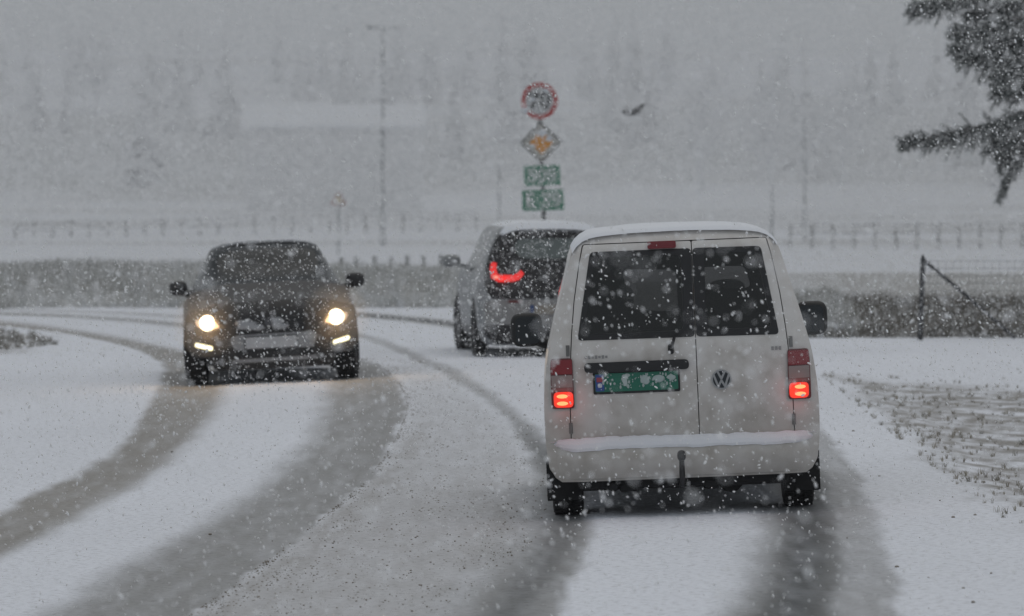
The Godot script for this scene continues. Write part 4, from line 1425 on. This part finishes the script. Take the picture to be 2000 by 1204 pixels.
		for p in [Vector2(0.56, 0.34), Vector2(0.84, 0.40), Vector2(0.85, 0.50), Vector2(0.58, 0.46)]: surround.append(Vector2(p.x * s, p.y))
		var fog := panel("fog_light_bezel", t, black, rounded(surround, 0.03), car_nose, 0.006, 0.01, [], 0.05)
		panel("running_light", fog, glow(1.0, 0.88, 0.42, 2.4), rounded(bar, 0.022), car_nose, 0.016, 0.008, [], 0.04)
		var inner_bar := []
		for q in [Vector2(-0.085, -0.013), Vector2(0.085, -0.013), Vector2(0.085, 0.013), Vector2(-0.085, 0.013)]:
			var r: Vector2 = q.rotated(tilt)
			inner_bar.append(Vector2((0.715 + r.x) * s, 0.418 + r.y))
		panel("running_lamp_core", fog, glow(1.0, 0.98, 0.9, 4.0), rounded(inner_bar, 0.012), car_nose, 0.019, 0.003, [], 0.04)
		# door mirrors
		st = new_st()
		blob(st, Vector3(0.94 * s, 1.005, -1.70), Vector3(0.10, 0.078, 0.075), 0.75, 18, 12)
		tube(st, [Vector3(0.80 * s, 0.935, -1.74), Vector3(0.92 * s, 0.955, -1.73)], [0.035, 0.03], 8)
		obj("mirror", st.commit(), mat(0.018, 0.018, 0.019, 0.5), t)
		wheel(t, Vector3(0.79 * s, 0.325, -zc[0]), 0.325, 0.22, rubber, mat(0.12, 0.12, 0.125, 0.4, 0.5), deg_to_rad(-6.0), s)
		wheel(t, Vector3(0.79 * s, 0.325, -zc[1]), 0.325, 0.22, rubber, mat(0.12, 0.12, 0.125, 0.4, 0.5), 0.0, s)
		# wiper lies along the cowl
		st = new_st()
		tube(st, [Vector3(0.05 + 0.3 * s, 1.0, -1.05), Vector3(-0.1 + 0.25 * s, 1.035, -1.12), Vector3(-0.35 + 0.25 * s, 1.03, -1.10)], [0.012, 0.009, 0.007], 6)
		obj("wiper", st.commit(), black, t)
	st = new_st()
	box(st, Vector3(0, 0.30, -2.2), Vector3(1.24, 0.22, 3.7), 0.03)
	obj("underbody", st.commit(), black, t)
	# a skin of snow on the roof front edge
	var roof := []
	for i in 22:
		var s := 1.98 + i * 0.06
		var row := PackedVector3Array()
		for j in 25:
			var u := j / 24.0 * 2.0 - 1.0
			var x := 0.56 * u
			var k: float = (0.16 + 0.84 * smooth(0.95, 2.05, s)) * (1.0 - 0.75 * smooth(3.2, 4.3, s))
			var y0 := 1.44 - 0.05 * pow(absf(u), 3.0)
			row.append(Vector3(x, 0.94 + (y0 - 0.94) * k + (0.010 + 0.008 * noise.get_noise_2d(x * 6.0, s * 3.0)) * smooth(1.0, 0.8, absf(u)), -s))
		roof.append(row)
	obj("roof_snow", grid_parts(roof, func(_i, _j): return "s")["s"], mat(0.22, 0.235, 0.255, 0.9), t)
	# snow lodged in the cowl and on the bonnet
	tail_cap(t, rows, paint, -4.35)

func tail_cap(t: Node3D, rows: Array, m: Material, z: float) -> void:
	var st := new_st()
	var last: PackedVector3Array = rows[-1]
	var mid := Vector3(0, 0.6, z)
	for j in last.size() - 1: tri(st, last[j], last[j + 1], mid, Vector3(0, 0, -1), Vector3(0, 0, -1), Vector3(0, 0, -1))
	obj("tail_panel", st.commit(), m, t)

# ---------------------------------------------------------------- small silver electric car ahead of the van
var ECO_HALF := [Vector2(0.62, 0.15), Vector2(0.76, 0.17), Vector2(0.84, 0.27), Vector2(0.868, 0.48), Vector2(0.875, 0.70), Vector2(0.86, 0.88), Vector2(0.83, 1.0), Vector2(0.785, 1.09), Vector2(0.74, 1.20), Vector2(0.685, 1.34), Vector2(0.63, 1.46), Vector2(0.565, 1.525), Vector2(0.44, 1.555), Vector2(0.22, 1.57), Vector2(0.0, 1.575)]

func eco_rear(x: float, y: float) -> float:
	var hw := maxf(half_width(ECO_HALF, minf(y, 1.5)), 0.3)
	return -0.10 * pow(absf(x) / hw, 5.0) - 0.42 * maxf(0.0, y - 1.0) + 0.10 * (1.0 - pow(clampf(absf(y - 0.55) / 0.45, 0, 1), 2.0))

func build_small_car() -> void:
	var silver := mat(0.31, 0.32, 0.33, 0.4, 0.15)
	var black := mat(0.014, 0.013, 0.014, 0.4)
	var glass := mat(0.03, 0.034, 0.035, 0.12)
	var rubber := mat(0.016, 0.016, 0.017, 0.9)
	var snow_m := mat(0.78, 0.81, 0.86, 0.8)
	var d0 := 68.3
	var px := (1078.0 - 1000.0) / 11400.0 * d0
	var t := thing("silver_hatchback", "small silver hatchback with black tailgate and glowing hook-shaped tail light", "car", Vector3(px, land(px, d0) - 0.014, -d0))
	t.rotation = Vector3(0, deg_to_rad(4.7), deg_to_rad(0.2))
	var H := smooth_half(ECO_HALF, 44)
	var n := H.size()
	var zs := []
	for k in 58: zs.append(k * 0.07)
	var rows := []
	for s in zs:
		var row := PackedVector3Array()
		var k := 1.0 - 0.93 * smooth(2.35, 3.55, s)
		var nose := smooth(3.2, 3.99, s)
		var arch := 0.0
		for c in [0.62, 3.19]:
			if absf(s - c) < 0.39: arch = maxf(arch, 0.33 + sqrt(0.39 * 0.39 - pow(s - c, 2.0)))
		for side in 2:
			for j in n:
				if side == 1 and j == 0: continue
				var h: Vector2 = H[j] if side == 0 else H[n - 1 - j]
				var y: float = h.y if h.y < 1.0 else 1.0 + (h.y - 1.0) * k
				y -= 0.16 * nose * smooth(0.6, 1.0, h.y)
				if arch > 0.0 and h.x > 0.68 and h.y < 0.8: y = maxf(y, minf(arch, 0.72))
				var z: float = eco_rear(h.x, h.y) * maxf(0.0, 1.0 - s / 0.9) - s
				z += 0.30 * nose * pow(h.x / 0.87, 2.0)
				# the shoulders step in along the doors
				row.append(Vector3((-h.x if side == 0 else h.x) * (1.0 - 0.08 * nose), y, z))
		rows.append(row)
	var parts := grid_parts(rows, func(i, j):
		var s: float = (zs[i] + zs[i + 1]) * 0.5
		var jj: int = j if j < n - 1 else 2 * n - 3 - j
		var h: Vector2 = (H[jj] + H[mini(jj + 1, n - 1)]) * 0.5
		if s > 2.42 and s < 3.5 and h.x < lerpf(0.60, 0.72, (s - 2.42) / 1.0): return "windscreen"
		var dip := 0.10 * smooth(0.9, 1.3, s) * (1.0 - smooth(1.7, 2.0, s))
		if s > 0.75 and s < 2.9 and h.y > 1.10 - dip and h.y < 1.455: return "side_window" if j < n - 1 else "other_window"
		if h.y < 0.36: return "sill"
		return "body")
	for k in parts: obj("side_window" if k == "other_window" else k, parts[k], glass if k in ["windscreen", "side_window", "other_window"] else (black if k == "sill" else silver), t)
	tail_cap(t, rows, silver, -4.0)
	var outline := PackedVector2Array()
	for h in H: outline.append(h)
	for i in range(n - 2, -1, -1): outline.append(Vector2(-H[i].x, H[i].y))
	if Geometry2D.is_polygon_clockwise(outline): outline.reverse()
	panel("rear_panel", t, silver, outline, eco_rear, 0.0, 0.0, [], 0.09)
	# black tailgate and its window
	var tg := [Vector2(-0.72, 0.70), Vector2(0.72, 0.70), Vector2(0.79, 0.84), Vector2(0.775, 1.05), Vector2(0.70, 1.26), Vector2(0.615, 1.44), Vector2(0.52, 1.475), Vector2(-0.52, 1.475), Vector2(-0.615, 1.44), Vector2(-0.70, 1.26), Vector2(-0.775, 1.05), Vector2(-0.79, 0.84)]
	var gate := panel("tailgate", t, black, rounded(tg, 0.06), eco_rear, 0.008, 0.012, [], 0.09)
	panel("rear_window", gate, mat(0.13, 0.155, 0.15, 0.35), rounded([Vector2(-0.36, 1.17), Vector2(0.36, 1.17), Vector2(0.50, 1.24), Vector2(0.49, 1.40), Vector2(-0.38, 1.40), Vector2(-0.44, 1.30)], 0.07), eco_rear, 0.012, 0.003, [], 0.09)
	panel("bumper_panel", t, mat(0.27, 0.265, 0.26, 0.55), rounded([Vector2(-0.78, 0.40), Vector2(0.78, 0.40), Vector2(0.80, 0.64), Vector2(0.72, 0.685), Vector2(-0.72, 0.685), Vector2(-0.80, 0.64)], 0.05), eco_rear, 0.010, 0.012, [], 0.09)
	panel("diffuser", t, black, rounded([Vector2(-0.66, 0.17), Vector2(0.66, 0.17), Vector2(0.80, 0.28), Vector2(0.80, 0.395), Vector2(-0.80, 0.395), Vector2(-0.80, 0.28)], 0.04), eco_rear, 0.012, 0.012, [], 0.09)
	var plt := panel("number_plate", t, mat(0.30, 0.27, 0.23, 0.5), rrect(0.0, 0.575, 0.52, 0.11, 0.008), eco_rear, 0.024, 0.012)
	panel("plate_band", plt, mat(0.03, 0.07, 0.20, 0.5), rrect(-0.24, 0.575, 0.045, 0.108, 0.004), eco_rear, 0.027, 0.003)
	panel("reflector", t, mat(0.13, 0.02, 0.02, 0.4), rrect(-0.44, 0.67, 0.16, 0.03, 0.008), eco_rear, 0.018, 0.01)
	panel("reflector", t, mat(0.13, 0.02, 0.02, 0.4), rrect(0.44, 0.67, 0.16, 0.03, 0.008), eco_rear, 0.018, 0.01)
	# hook-shaped tail lights
	for s in [-1.0, 1.0]:
		var path := [Vector2(0.672, 1.125), Vector2(0.684, 1.04), Vector2(0.672, 0.965), Vector2(0.62, 0.94), Vector2(0.45, 0.94), Vector2(0.40, 0.96), Vector2(0.345, 1.015)]
		var wide := [0.030, 0.036, 0.044, 0.042, 0.037, 0.038, 0.028]
		var up := PackedVector2Array()
		var dn := PackedVector2Array()
		for k in path.size():
			var a: Vector2 = path[maxi(k - 1, 0)]
			var b: Vector2 = path[mini(k + 1, path.size() - 1)]
			var o: Vector2 = (b - a).normalized().orthogonal() * wide[k]
			up.append(Vector2((path[k].x + o.x) * s, path[k].y + o.y))
			dn.append(Vector2((path[k].x - o.x) * s, path[k].y - o.y))
		dn.reverse()
		up.append_array(dn)
		if Geometry2D.is_polygon_clockwise(up): up.reverse()
		var tl := panel("tail_light", t, glow(1.0, 0.035, 0.03, 1.15, 0.4, 0.02, 0.02), up, eco_rear, 0.022, 0.014, [], 0.06)
		panel("lamp_bulb", tl, glow(1.0, 0.22, 0.08, 1.4), disc(0.655 * s, 0.955, 0.03, 0.018), eco_rear, 0.026, 0.003)
		var o := OmniLight3D.new()
		o.name = "tail_lamp_light"
		o.light_color = Color(1.0, 0.2, 0.12)
		o.light_energy = 0.012
		o.light_size = 0.05
		o.omni_range = 12.0
		o.omni_attenuation = 2.0
		o.shadow_enabled = true
		o.position = Vector3(0.58 * s, 0.97, 0.12)
		tl.add_child(o)
		# mirrors and wheels
		var st := new_st()
		blob(st, Vector3(1.0 * s, 1.105, -2.52), Vector3(0.115, 0.08, 0.08), 0.75, 18, 12)
		tube(st, [Vector3(0.78 * s, 1.045, -2.5), Vector3(0.95 * s, 1.06, -2.51)], [0.025, 0.022], 8)
		obj("mirror", st.commit(), mat(0.28, 0.29, 0.295, 0.45), t)
		wheel(t, Vector3(0.80 * s, 0.35, -0.62), 0.35, 0.17, rubber, mat(0.14, 0.14, 0.145, 0.4, 0.5), 0.0, s)
		wheel(t, Vector3(0.80 * s, 0.35, -3.19), 0.35, 0.16, rubber, mat(0.14, 0.14, 0.145, 0.4, 0.5), deg_to_rad(5.0), s)
	var st := new_st()
	box(st, Vector3(0, 0.30, -1.9), Vector3(1.26, 0.24, 3.3), 0.03)
	obj("underbody", st.commit(), black, t)
	# thick snow on roof and spoiler
	var roof := []
	for i in 24:
		var s := -0.02 + i * 0.11
		var row := PackedVector3Array()
		for j in 25:
			var u := j / 24.0 * 2.0 - 1.0
			var x := 0.60 * u
			var y0 := 1.575 - 0.075 * pow(absf(u), 3.5)
			var sag := 0.0 if i > 0 else 0.085
			row.append(Vector3(x, y0 + (0.022 + 0.010 * noise.get_noise_2d(x * 4.0, s * 3.0)) * smooth(1.0, 0.75, absf(u)) - sag, eco_rear(x, 1.5) * maxf(0.0, 1.0 - s / 0.9) - s + 0.05))
		roof.append(row)
	obj("roof_snow", grid_parts(roof, func(_i, _j): return "s")["s"], snow_m, t)

# ---------------------------------------------------------------- road sign
func build_sign() -> void:
	var d := 100.0
	var k := d / 11400.0
	var bx := (1066.0 - 1000.0) * k
	var g := land(bx, d)
	var t := thing("road_sign", "leaning pole with speed limit disc, priority diamond and two green route plates", "road sign", Vector3(bx, g, -d))
	var lean := atan2(14.0, 260.0)
	t.rotation.z = 0.036
	var grey := mat(0.30, 0.31, 0.32, 0.5, 0.3)
	var rng := RandomNumberGenerator.new()
	rng.seed = 4
	var snow_m := mat(0.72, 0.75, 0.80, 0.9)
	var yy := func(py): return CAM_H + (323.0 - py) * k - g
	var st := new_st()
	tube(st, [Vector3(0, -0.3, 0), Vector3(0, yy.call(232), 0)], [0.032, 0.032], 10)
	obj("pole", st.commit(), mat(0.13, 0.14, 0.145, 0.5, 0.3), t)
	st = new_st()
	tube(st, [Vector3(0, -0.3, 0), Vector3(0, 1.32, 0)], [0.046, 0.043], 10)
	obj("pole_sleeve", st.commit(), mat(0.03, 0.032, 0.034, 0.7), t)
	var fz := func(_x, _y): return 0.05
	# speed limit disc
	var cy: float = yy.call(197)
	var p := panel("speed_limit_disc", t, mat(0.50, 0.51, 0.52, 0.5), disc(0.0, cy, 0.315, 0.315, 40), fz, 0.0, 0.02, [], 0.2)
	panel("red_ring", p, mat(0.46, 0.035, 0.03, 0.5), disc(0.0, cy, 0.318, 0.318, 40), fz, 0.004, 0.01, [disc(0.0, cy, 0.238, 0.238, 40)], 0.08)
	var tx := obj("number", text_mesh("70", 0.27), mat(0.02, 0.022, 0.024, 0.6), p)
	tx.position = Vector3(0.0, cy, 0.058)
	snow_on(p, rng, cy, 0.30, 0.30, 12, snow_m, [[-0.25, cy - 0.15, 0.07, 0.05], [0.12, cy + 0.17, 0.05, 0.035], [-0.12, cy + 0.02, 0.05, 0.03]])
	# priority diamond
	cy = yy.call(278)
	var dia := rounded([Vector2(0, cy - 0.365), Vector2(0.365, cy), Vector2(0, cy + 0.365), Vector2(-0.365, cy)], 0.03)
	p = panel("priority_diamond", t, mat(0.44, 0.43, 0.40, 0.5), dia, fz, 0.0, 0.02, [], 0.2)
	panel("dark_edge", p, mat(0.05, 0.05, 0.05, 0.5), dia, fz, 0.004, 0.008, [rounded([Vector2(0, cy - 0.325), Vector2(0.325, cy), Vector2(0, cy + 0.325), Vector2(-0.325, cy)], 0.03)], 0.09)
	panel("yellow_square", p, mat(0.74, 0.30, 0.015, 0.5), rounded([Vector2(0.01, cy - 0.205), Vector2(0.215, cy), Vector2(0.01, cy + 0.205), Vector2(-0.195, cy)], 0.02), fz, 0.004, 0.004)
	snow_on(p, rng, cy, 0.22, 0.22, 10, snow_m, [[0.02, cy + 0.16, 0.09, 0.06], [0.14, cy + 0.05, 0.05, 0.05], [-0.14, cy - 0.06, 0.05, 0.03]])
	# green route plates
	for q in [[343.0, 0.62, 0.35, "509", 0.215], [391.0, 0.715, 0.355, "E 39", 0.235]]:
		cy = yy.call(q[0])
		p = panel("route_plate", t, mat(0.016, 0.21, 0.115, 0.5), rrect(0.0, cy, q[1], q[2], 0.02), fz, 0.0, 0.02, [], 0.3)
		tx = obj("route_number", text_mesh(q[3], q[4], 0.004, true), mat(0.55, 0.60, 0.58, 0.6), p)
		tx.position = Vector3(0.0, cy, 0.056)
		snow_on(p, rng, cy, q[1] * 0.46, q[2] * 0.44, 16, mat(0.50, 0.56, 0.55, 0.9), [])
	for py in [238.0, 318.0, 367.0, 408.0]:
		st = new_st()
		box(st, Vector3(0, yy.call(py), 0.02), Vector3(0.10, 0.03, 0.06), 0.006)
		obj("clamp", st.commit(), grey, t)

func snow_on(p: Node3D, rng: RandomNumberGenerator, cy: float, rx: float, ry: float, n: int, m: Material, extra: Array) -> void:
	var st := new_st()
	for k in n:
		var r := rng.randf_range(0.006, 0.017)
		blob(st, Vector3(rng.randf_range(-rx, rx) * 0.8, cy + rng.randf_range(-ry, ry) * 0.8, 0.058), Vector3(r, r * rng.randf_range(0.8, 1.6), 0.008), 1.0, 7, 5, 0.3)
	for e in extra: blob(st, Vector3(e[0], e[1], 0.058), Vector3(e[2], e[3], 0.016), 1.0, 14, 8, 0.6)
	tag(obj("snow", st.commit(), m, p), "", "", "", "stuff")

# ---------------------------------------------------------------- wire fence on the right
func build_fences() -> void:
	var dark := mat(0.05, 0.051, 0.054, 0.8)
	var wire := mat(0.10, 0.105, 0.11, 0.6)
	var t := thing("wire_fence", "wire mesh fence with dark end post and diagonal brace", "fence", Vector3(5.24, land(5.24, 75.0), -75.0))
	var posts := [Vector3(0, 0, 0), Vector3(3.0, land(8.24, 76.0) - land(5.24, 75.0), -1.0), Vector3(6.0, land(11.2, 77.0) - land(5.24, 75.0), -2.0)]
	for k in 3:
		var st := new_st()
		var b: Vector3 = posts[k]
		tube(st, [b + Vector3(0, -0.3, 0), b + Vector3(0.045, 1.04, 0), b + Vector3(0.047, 1.10, 0)], [0.036, 0.033, 0.012], 8)
		obj("fence_post", st.commit(), dark, t)
	var st := new_st()
	tube(st, [Vector3(0.055, 1.03, 0.0), Vector3(0.60, 0.58, -0.05), Vector3(1.24, 0.03, -0.1)], [0.024, 0.024, 0.024], 8)
	obj("brace", st.commit(), mat(0.045, 0.046, 0.049, 0.8), t)
	st = new_st()
	for k in 11:   # fine mesh: level wires and uprights
		var y := 0.06 + 0.096 * k
		tube(st, [posts[0] + Vector3(0.04 * y, y, 0.036), posts[1] + Vector3(0.04 * y, y - 0.02, 0.036), posts[2] + Vector3(0.04 * y, y, 0.036)], [0.0028, 0.0028, 0.0028], 4, false)
	for k in 60:
		var f := k / 59.0
		var b: Vector3 = posts[0].lerp(posts[1], f * 2.0) if f < 0.5 else posts[1].lerp(posts[2], f * 2.0 - 1.0)
		tube(st, [b + Vector3(0, 0.05, 0.037), b + Vector3(0.04, 1.02, 0.037)], [0.0018, 0.0018], 4, false)
	tag(obj("wire_mesh", st.commit(), wire, t), "", "", "", "stuff")

# ---------------------------------------------------------------- pine reaching in from the right
func build_pine() -> void:
	var rng := RandomNumberGenerator.new()
	rng.seed = 2024
	var d := 86.0
	var k := d / 11400.0
	var tx := (2360.0 - 1000.0) * k
	var g := land(tx, d)
	var t := thing("pine_tree", "dark pine tree reaching in from the right with drooping needle branches", "tree", Vector3(tx, g, -d))
	var bark := mat(0.055, 0.045, 0.038, 0.95)
	var st := new_st()
	tube(st, [Vector3(0, -0.2, 0), Vector3(0.03, 1.5, 0), Vector3(-0.02, 4.0, 0.05), Vector3(0.04, 7.0, 0), Vector3(0, 9.5, 0)], [0.26, 0.21, 0.16, 0.10, 0.02], 12)
	obj("trunk", st.commit(), bark, t)
	var at := func(px, py, z): return Vector3((px - 1000.0) * k - tx, CAM_H + (323.0 - py) * k - g, z)
	var limbs := [
		[at.call(2350, 150, 0), at.call(2150, 175, 0.1), at.call(2020, 232, 0.1), at.call(1900, 250, 0.05), at.call(1830, 266, 0.0), at.call(1764, 276, 0.0)],
		[at.call(2350, 215, 0), at.call(2120, 235, -0.2), at.call(2010, 268, -0.2), at.call(1978, 320, -0.1), at.call(1956, 378, -0.1)],
		[at.call(2350, 40, 0), at.call(2120, 70, 0.2), at.call(1990, 100, 0.25), at.call(1915, 112, 0.2), at.call(1868, 100, 0.2)],
		[at.call(2350, -40, 0), at.call(2120, 0, 0.3), at.call(1980, 40, 0.3), at.call(1900, 60, 0.3), at.call(1862, 58, 0.3)],
		[at.call(2350, -140, 0), at.call(2100, -70, 0.0), at.call(1930, -22, 0.0), at.call(1840, 2, 0.0), at.call(1786, 12, 0.0)],
		[at.call(2350, 90, 0), at.call(2140, 130, -0.3), at.call(2010, 165, -0.3), at.call(1955, 178, -0.3)],
		[at.call(2350, 10, 0), at.call(2100, 60, -0.1), at.call(2000, 75, -0.1), at.call(1930, 88, -0.1)],
		[at.call(2350, 60, 0), at.call(2100, 95, 0.35), at.call(1990, 132, 0.35), at.call(1942, 150, 0.35)],
		[at.call(2350, -60, 0), at.call(2100, -20, -0.2), at.call(2000, 6, -0.2), at.call(1895, 28, -0.2)],
		[at.call(2350, 170, 0), at.call(2060, 212, 0.3), at.call(1990, 228, 0.3), at.call(1930, 246, 0.3)],
		[at.call(2350, 195, 0), at.call(2090, 245, -0.35), at.call(2005, 290, -0.3), at.call(1962, 312, -0.3)],
		[at.call(2350, 190, 0), at.call(2150, 200, 0.0), at.call(2030, 255, 0.0), at.call(1930, 290, 0.1)],
		[at.call(2350, -90, 0), at.call(2140, -20, -0.4), at.call(1990, 20, -0.4), at.call(1935, 48, -0.4)],
	]
	for q in 34:   # limbs outside the picture
		var h := 2.9 + 6.2 * q / 34.0
		var a := rng.randf_range(-1.9, 1.9) if q % 3 else rng.randf_range(1.9, 4.3)
		if h < 5.2 and cos(a) < -0.35: a += PI
		var r := (2.3 - h * 0.2) * rng.randf_range(0.7, 1.1)
		var p0 := Vector3(0, h, 0)
		var dir := Vector3(cos(a), 0, sin(a))
		limbs.append([p0, p0 + dir * r * 0.5 + Vector3(0, 0.12, 0), p0 + dir * r + Vector3(0, -0.25, 0)])
	var needles := []
	var n_limb := 0
	for limb in limbs:
		st = new_st()
		var radii := []
		for i in limb.size(): radii.append(lerpf(0.045, 0.008, float(i) / (limb.size() - 1)))
		tube(st, limb, radii, 6)
		var in_view := n_limb < 13
		var steps := 84 if in_view else 22
		for s in steps:
			var f := 0.30 + 0.70 * s / (steps - 1.0)
			var u: float = f * (limb.size() - 1)
			var i := mini(int(u), limb.size() - 2)
			var p: Vector3 = limb[i].lerp(limb[i + 1], u - i)
			var dir: Vector3 = (limb[i + 1] - limb[i]).normalized()
			var side := dir.cross(Vector3.UP).normalized()
			for w in (4 if in_view else 2):
				var len := rng.randf_range(0.14, 0.46) * (1.15 - 0.75 * f)
				var tw: Vector3 = (dir * rng.randf_range(0.2, 0.9) + side * rng.randf_range(-1, 1) + Vector3(0, rng.randf_range(-1.25, 0.35), 0)).normalized() * len
				if rng.randf() < 0.12: tw = (dir * 0.5 + Vector3(0, -1.0, 0) + side * rng.randf_range(-0.3, 0.3)).normalized() * len * 1.5
				tube(st, [p, p + tw * 0.6 + Vector3(0, 0.01, 0), p + tw], [0.006, 0.004, 0.003], 4, false)
				var cnt := int(len / 0.035) + 1
				for c in cnt:
					var q := p + tw * ((c + 1.0) / cnt)
					var ax := (tw.normalized() + dir * 0.5 + Vector3(rng.randf_range(-0.4, 0.4), rng.randf_range(-0.2, 0.4), rng.randf_range(-0.4, 0.4))).normalized()
					var side2 := ax.cross(Vector3(0.3, 1, 0.2)).normalized()
					needles.append([q, 1.0, Basis(side2, ax, side2.cross(ax)).rotated(ax, rng.randf() * TAU).scaled(Vector3.ONE * rng.randf_range(0.95, 1.45))])
			if in_view or s % 2 == 0:
				var side3 := dir.cross(Vector3(0.1, 1, 0.3)).normalized()
				needles.append([p, 1.0, Basis(side3, dir, side3.cross(dir))])
		var lo := obj("limb", st.commit(), bark, t)
		n_limb += 1
	# a brush of needles
	st = new_st()
	for q in 16:
		var a := TAU * q / 16.0 * 2.4
		var b := rng.randf_range(0.5, 1.0)
		var tip := Vector3(cos(a) * 0.05 * b, 0.02 + 0.05 * rng.randf(), sin(a) * 0.05 * b)
		var base := Vector3(0, 0.03 * rng.randf() - 0.01, 0)
		var w := Vector3(-sin(a), 0, cos(a)) * 0.003
		var n := Vector3(cos(a), 0.6, sin(a)).normalized()
		tri(st, base - w, base + w, tip, n, n, n)
	var o := scatter("needles", st.commit(), mat(0.27, 0.30, 0.295, 0.8), needles, rng, [], t)
	tag(o, "", "", "", "stuff")

# ---------------------------------------------------------------- bird in flight
func build_bird() -> void:
	var d := 92.0
	var k := d / 11400.0
	var t := new_st()
	# body along x, head at the left; wings raised
	blob(t, Vector3(-0.01, 0, 0), Vector3(0.085, 0.032, 0.034), 1.0, 14, 10)
	blob(t, Vector3(-0.085, 0.012, 0.0), Vector3(0.03, 0.026, 0.024), 1.0, 10, 8)
	tube(t, [Vector3(-0.108, 0.012, 0), Vector3(-0.135, 0.005, 0)], [0.009, 0.002], 6)
	for w in [[Vector3(0.0, 0.015, 0.02), Vector3(0.07, 0.06, 0.06), Vector3(0.155, 0.125, 0.10), 0.055], [Vector3(-0.02, 0.015, -0.02), Vector3(-0.065, 0.06, -0.09), Vector3(-0.105, 0.11, -0.17), 0.06]]:
		var a: Vector3 = w[0]
		var b: Vector3 = w[1]
		var c: Vector3 = w[2]
		var wd: float = w[3]
		for q in [1.0, -1.0]:
			var o := Vector3(0.0, 0.004 * q, 0)
			var n := Vector3(0, q, 0)
			var e := Vector3(0.6, -0.5, 0.6).normalized() * wd
			quad(t, a - e * 0.5 + o, a + e + o, b + e * 1.1 + o, b - e * 0.5 + o, n, n, n, n)
			tri(t, b - e * 0.5 + o, b + e * 1.1 + o, c, n, n, n)
	quad(t, Vector3(0.05, 0.01, -0.015), Vector3(0.05, 0.01, 0.015), Vector3(0.125, -0.008, 0.028), Vector3(0.125, -0.008, -0.028), Vector3.UP, Vector3.UP, Vector3.UP, Vector3.UP)
	var o := obj("bird", t.commit(), mat(0.025, 0.026, 0.028, 0.8))
	o.position = Vector3((1235.0 - 1000.0) * k, CAM_H + (323.0 - 221.0) * k, -d)
	o.scale = Vector3.ONE * 1.3
	tag(o, "small dark bird flying right of the road sign above the van", "bird")

# ---------------------------------------------------------------- air
# small mist volume added at each headlight to give it a halo
func add_halo(at: Vector3, side: String) -> void:
	var fm := FogMaterial.new()
	fm.density = 0.24
	fm.albedo = Color(1, 1, 1)
	var fv := FogVolume.new()
	fv.name = numbered("halo_mist")
	fv.shape = RenderingServer.FOG_VOLUME_SHAPE_ELLIPSOID
	fv.size = Vector3(0.72, 0.70, 0.7)
	fv.material = fm
	fv.position = at
	add_child(fv)
	tag(fv, "added mist making a halo round the dark car's %s headlight" % side, "mist", "", "stuff")

func build_snowfall() -> void:
	var rng := RandomNumberGenerator.new()
	rng.seed = 314
	var st := new_st()
	blob(st, Vector3.ZERO, Vector3(1, 1, 1), 1.0, 5, 4)
	var ball := st.commit()
	var spots := []
	var boxes := []
	for c in [[Vector3(1.14, 0, -38), 0.86, 1.85, 4.3], [Vector3(-2.49, 0, -61.2), 0.85, 1.4, 4.2], [Vector3(0.48, 0, -70), 0.82, 1.5, 4.0]]: boxes.append(c)
	# zones: from, to, flakes, radius range; farther flakes are gathered into larger clumps
	for zone in [[3.0, 62.0, 95000, 0.0015, 0.0036, 0.0042], [62.0, 105.0, 560000, 0.0028, 0.0050, 0.0], [105.0, 380.0, 1150000, 0.013, 0.021, 0.0]]:
		var near := pow(zone[0], 3.0)
		var far := pow(zone[1], 3.0)
		for k in zone[2]:
			var d := pow(lerpf(near, far, rng.randf()), 1.0 / 3.0)
			var x := rng.randf_range(-1.0, 1.0) * (0.0877 * d * 1.1 + 0.9)
			var top := CAM_H + 0.0290 * d * 1.1 + 0.4
			var y := rng.randf_range(CAM_H - 0.0785 * d - 0.3, top)
			if y < (land(x, d) if d < 130.0 else -1.2): continue
			var inside := false
			if d < 75.0:
				for b in boxes:
					var q: Vector3 = Vector3(x, y, -d) - b[0]
					if absf(q.x) < b[1] and q.y < b[2] and q.z < 0.02 and q.z > -b[3]: inside = true
			if inside: continue
			var r: float = lerpf(zone[3], zone[4], rng.randf()) + zone[5] * pow(rng.randf(), 5.0)
			var c := cos(-0.55 + rng.randfn(0.0, 0.5))
			var sn := sqrt(1.0 - c * c) * (1.0 if rng.randf() < 0.8 else -1.0)
			var e: float = r * rng.randf_range(1.0, 2.3)
			spots.append([Vector3(x, y, -d), r, Basis(Vector3(c * r, sn * r, 0), Vector3(-sn * e, c * e, 0), Vector3(0, 0, r))])
	var m := mat(0.96, 0.97, 0.98, 0.9)
	m.backlight_enabled = true
	m.backlight = L(0.95, 0.95, 0.95)
	var o := scatter("falling_snow", ball, m, spots, rng)
	tag(o, "snowflakes falling thickly through the air", "snow", "", "stuff")
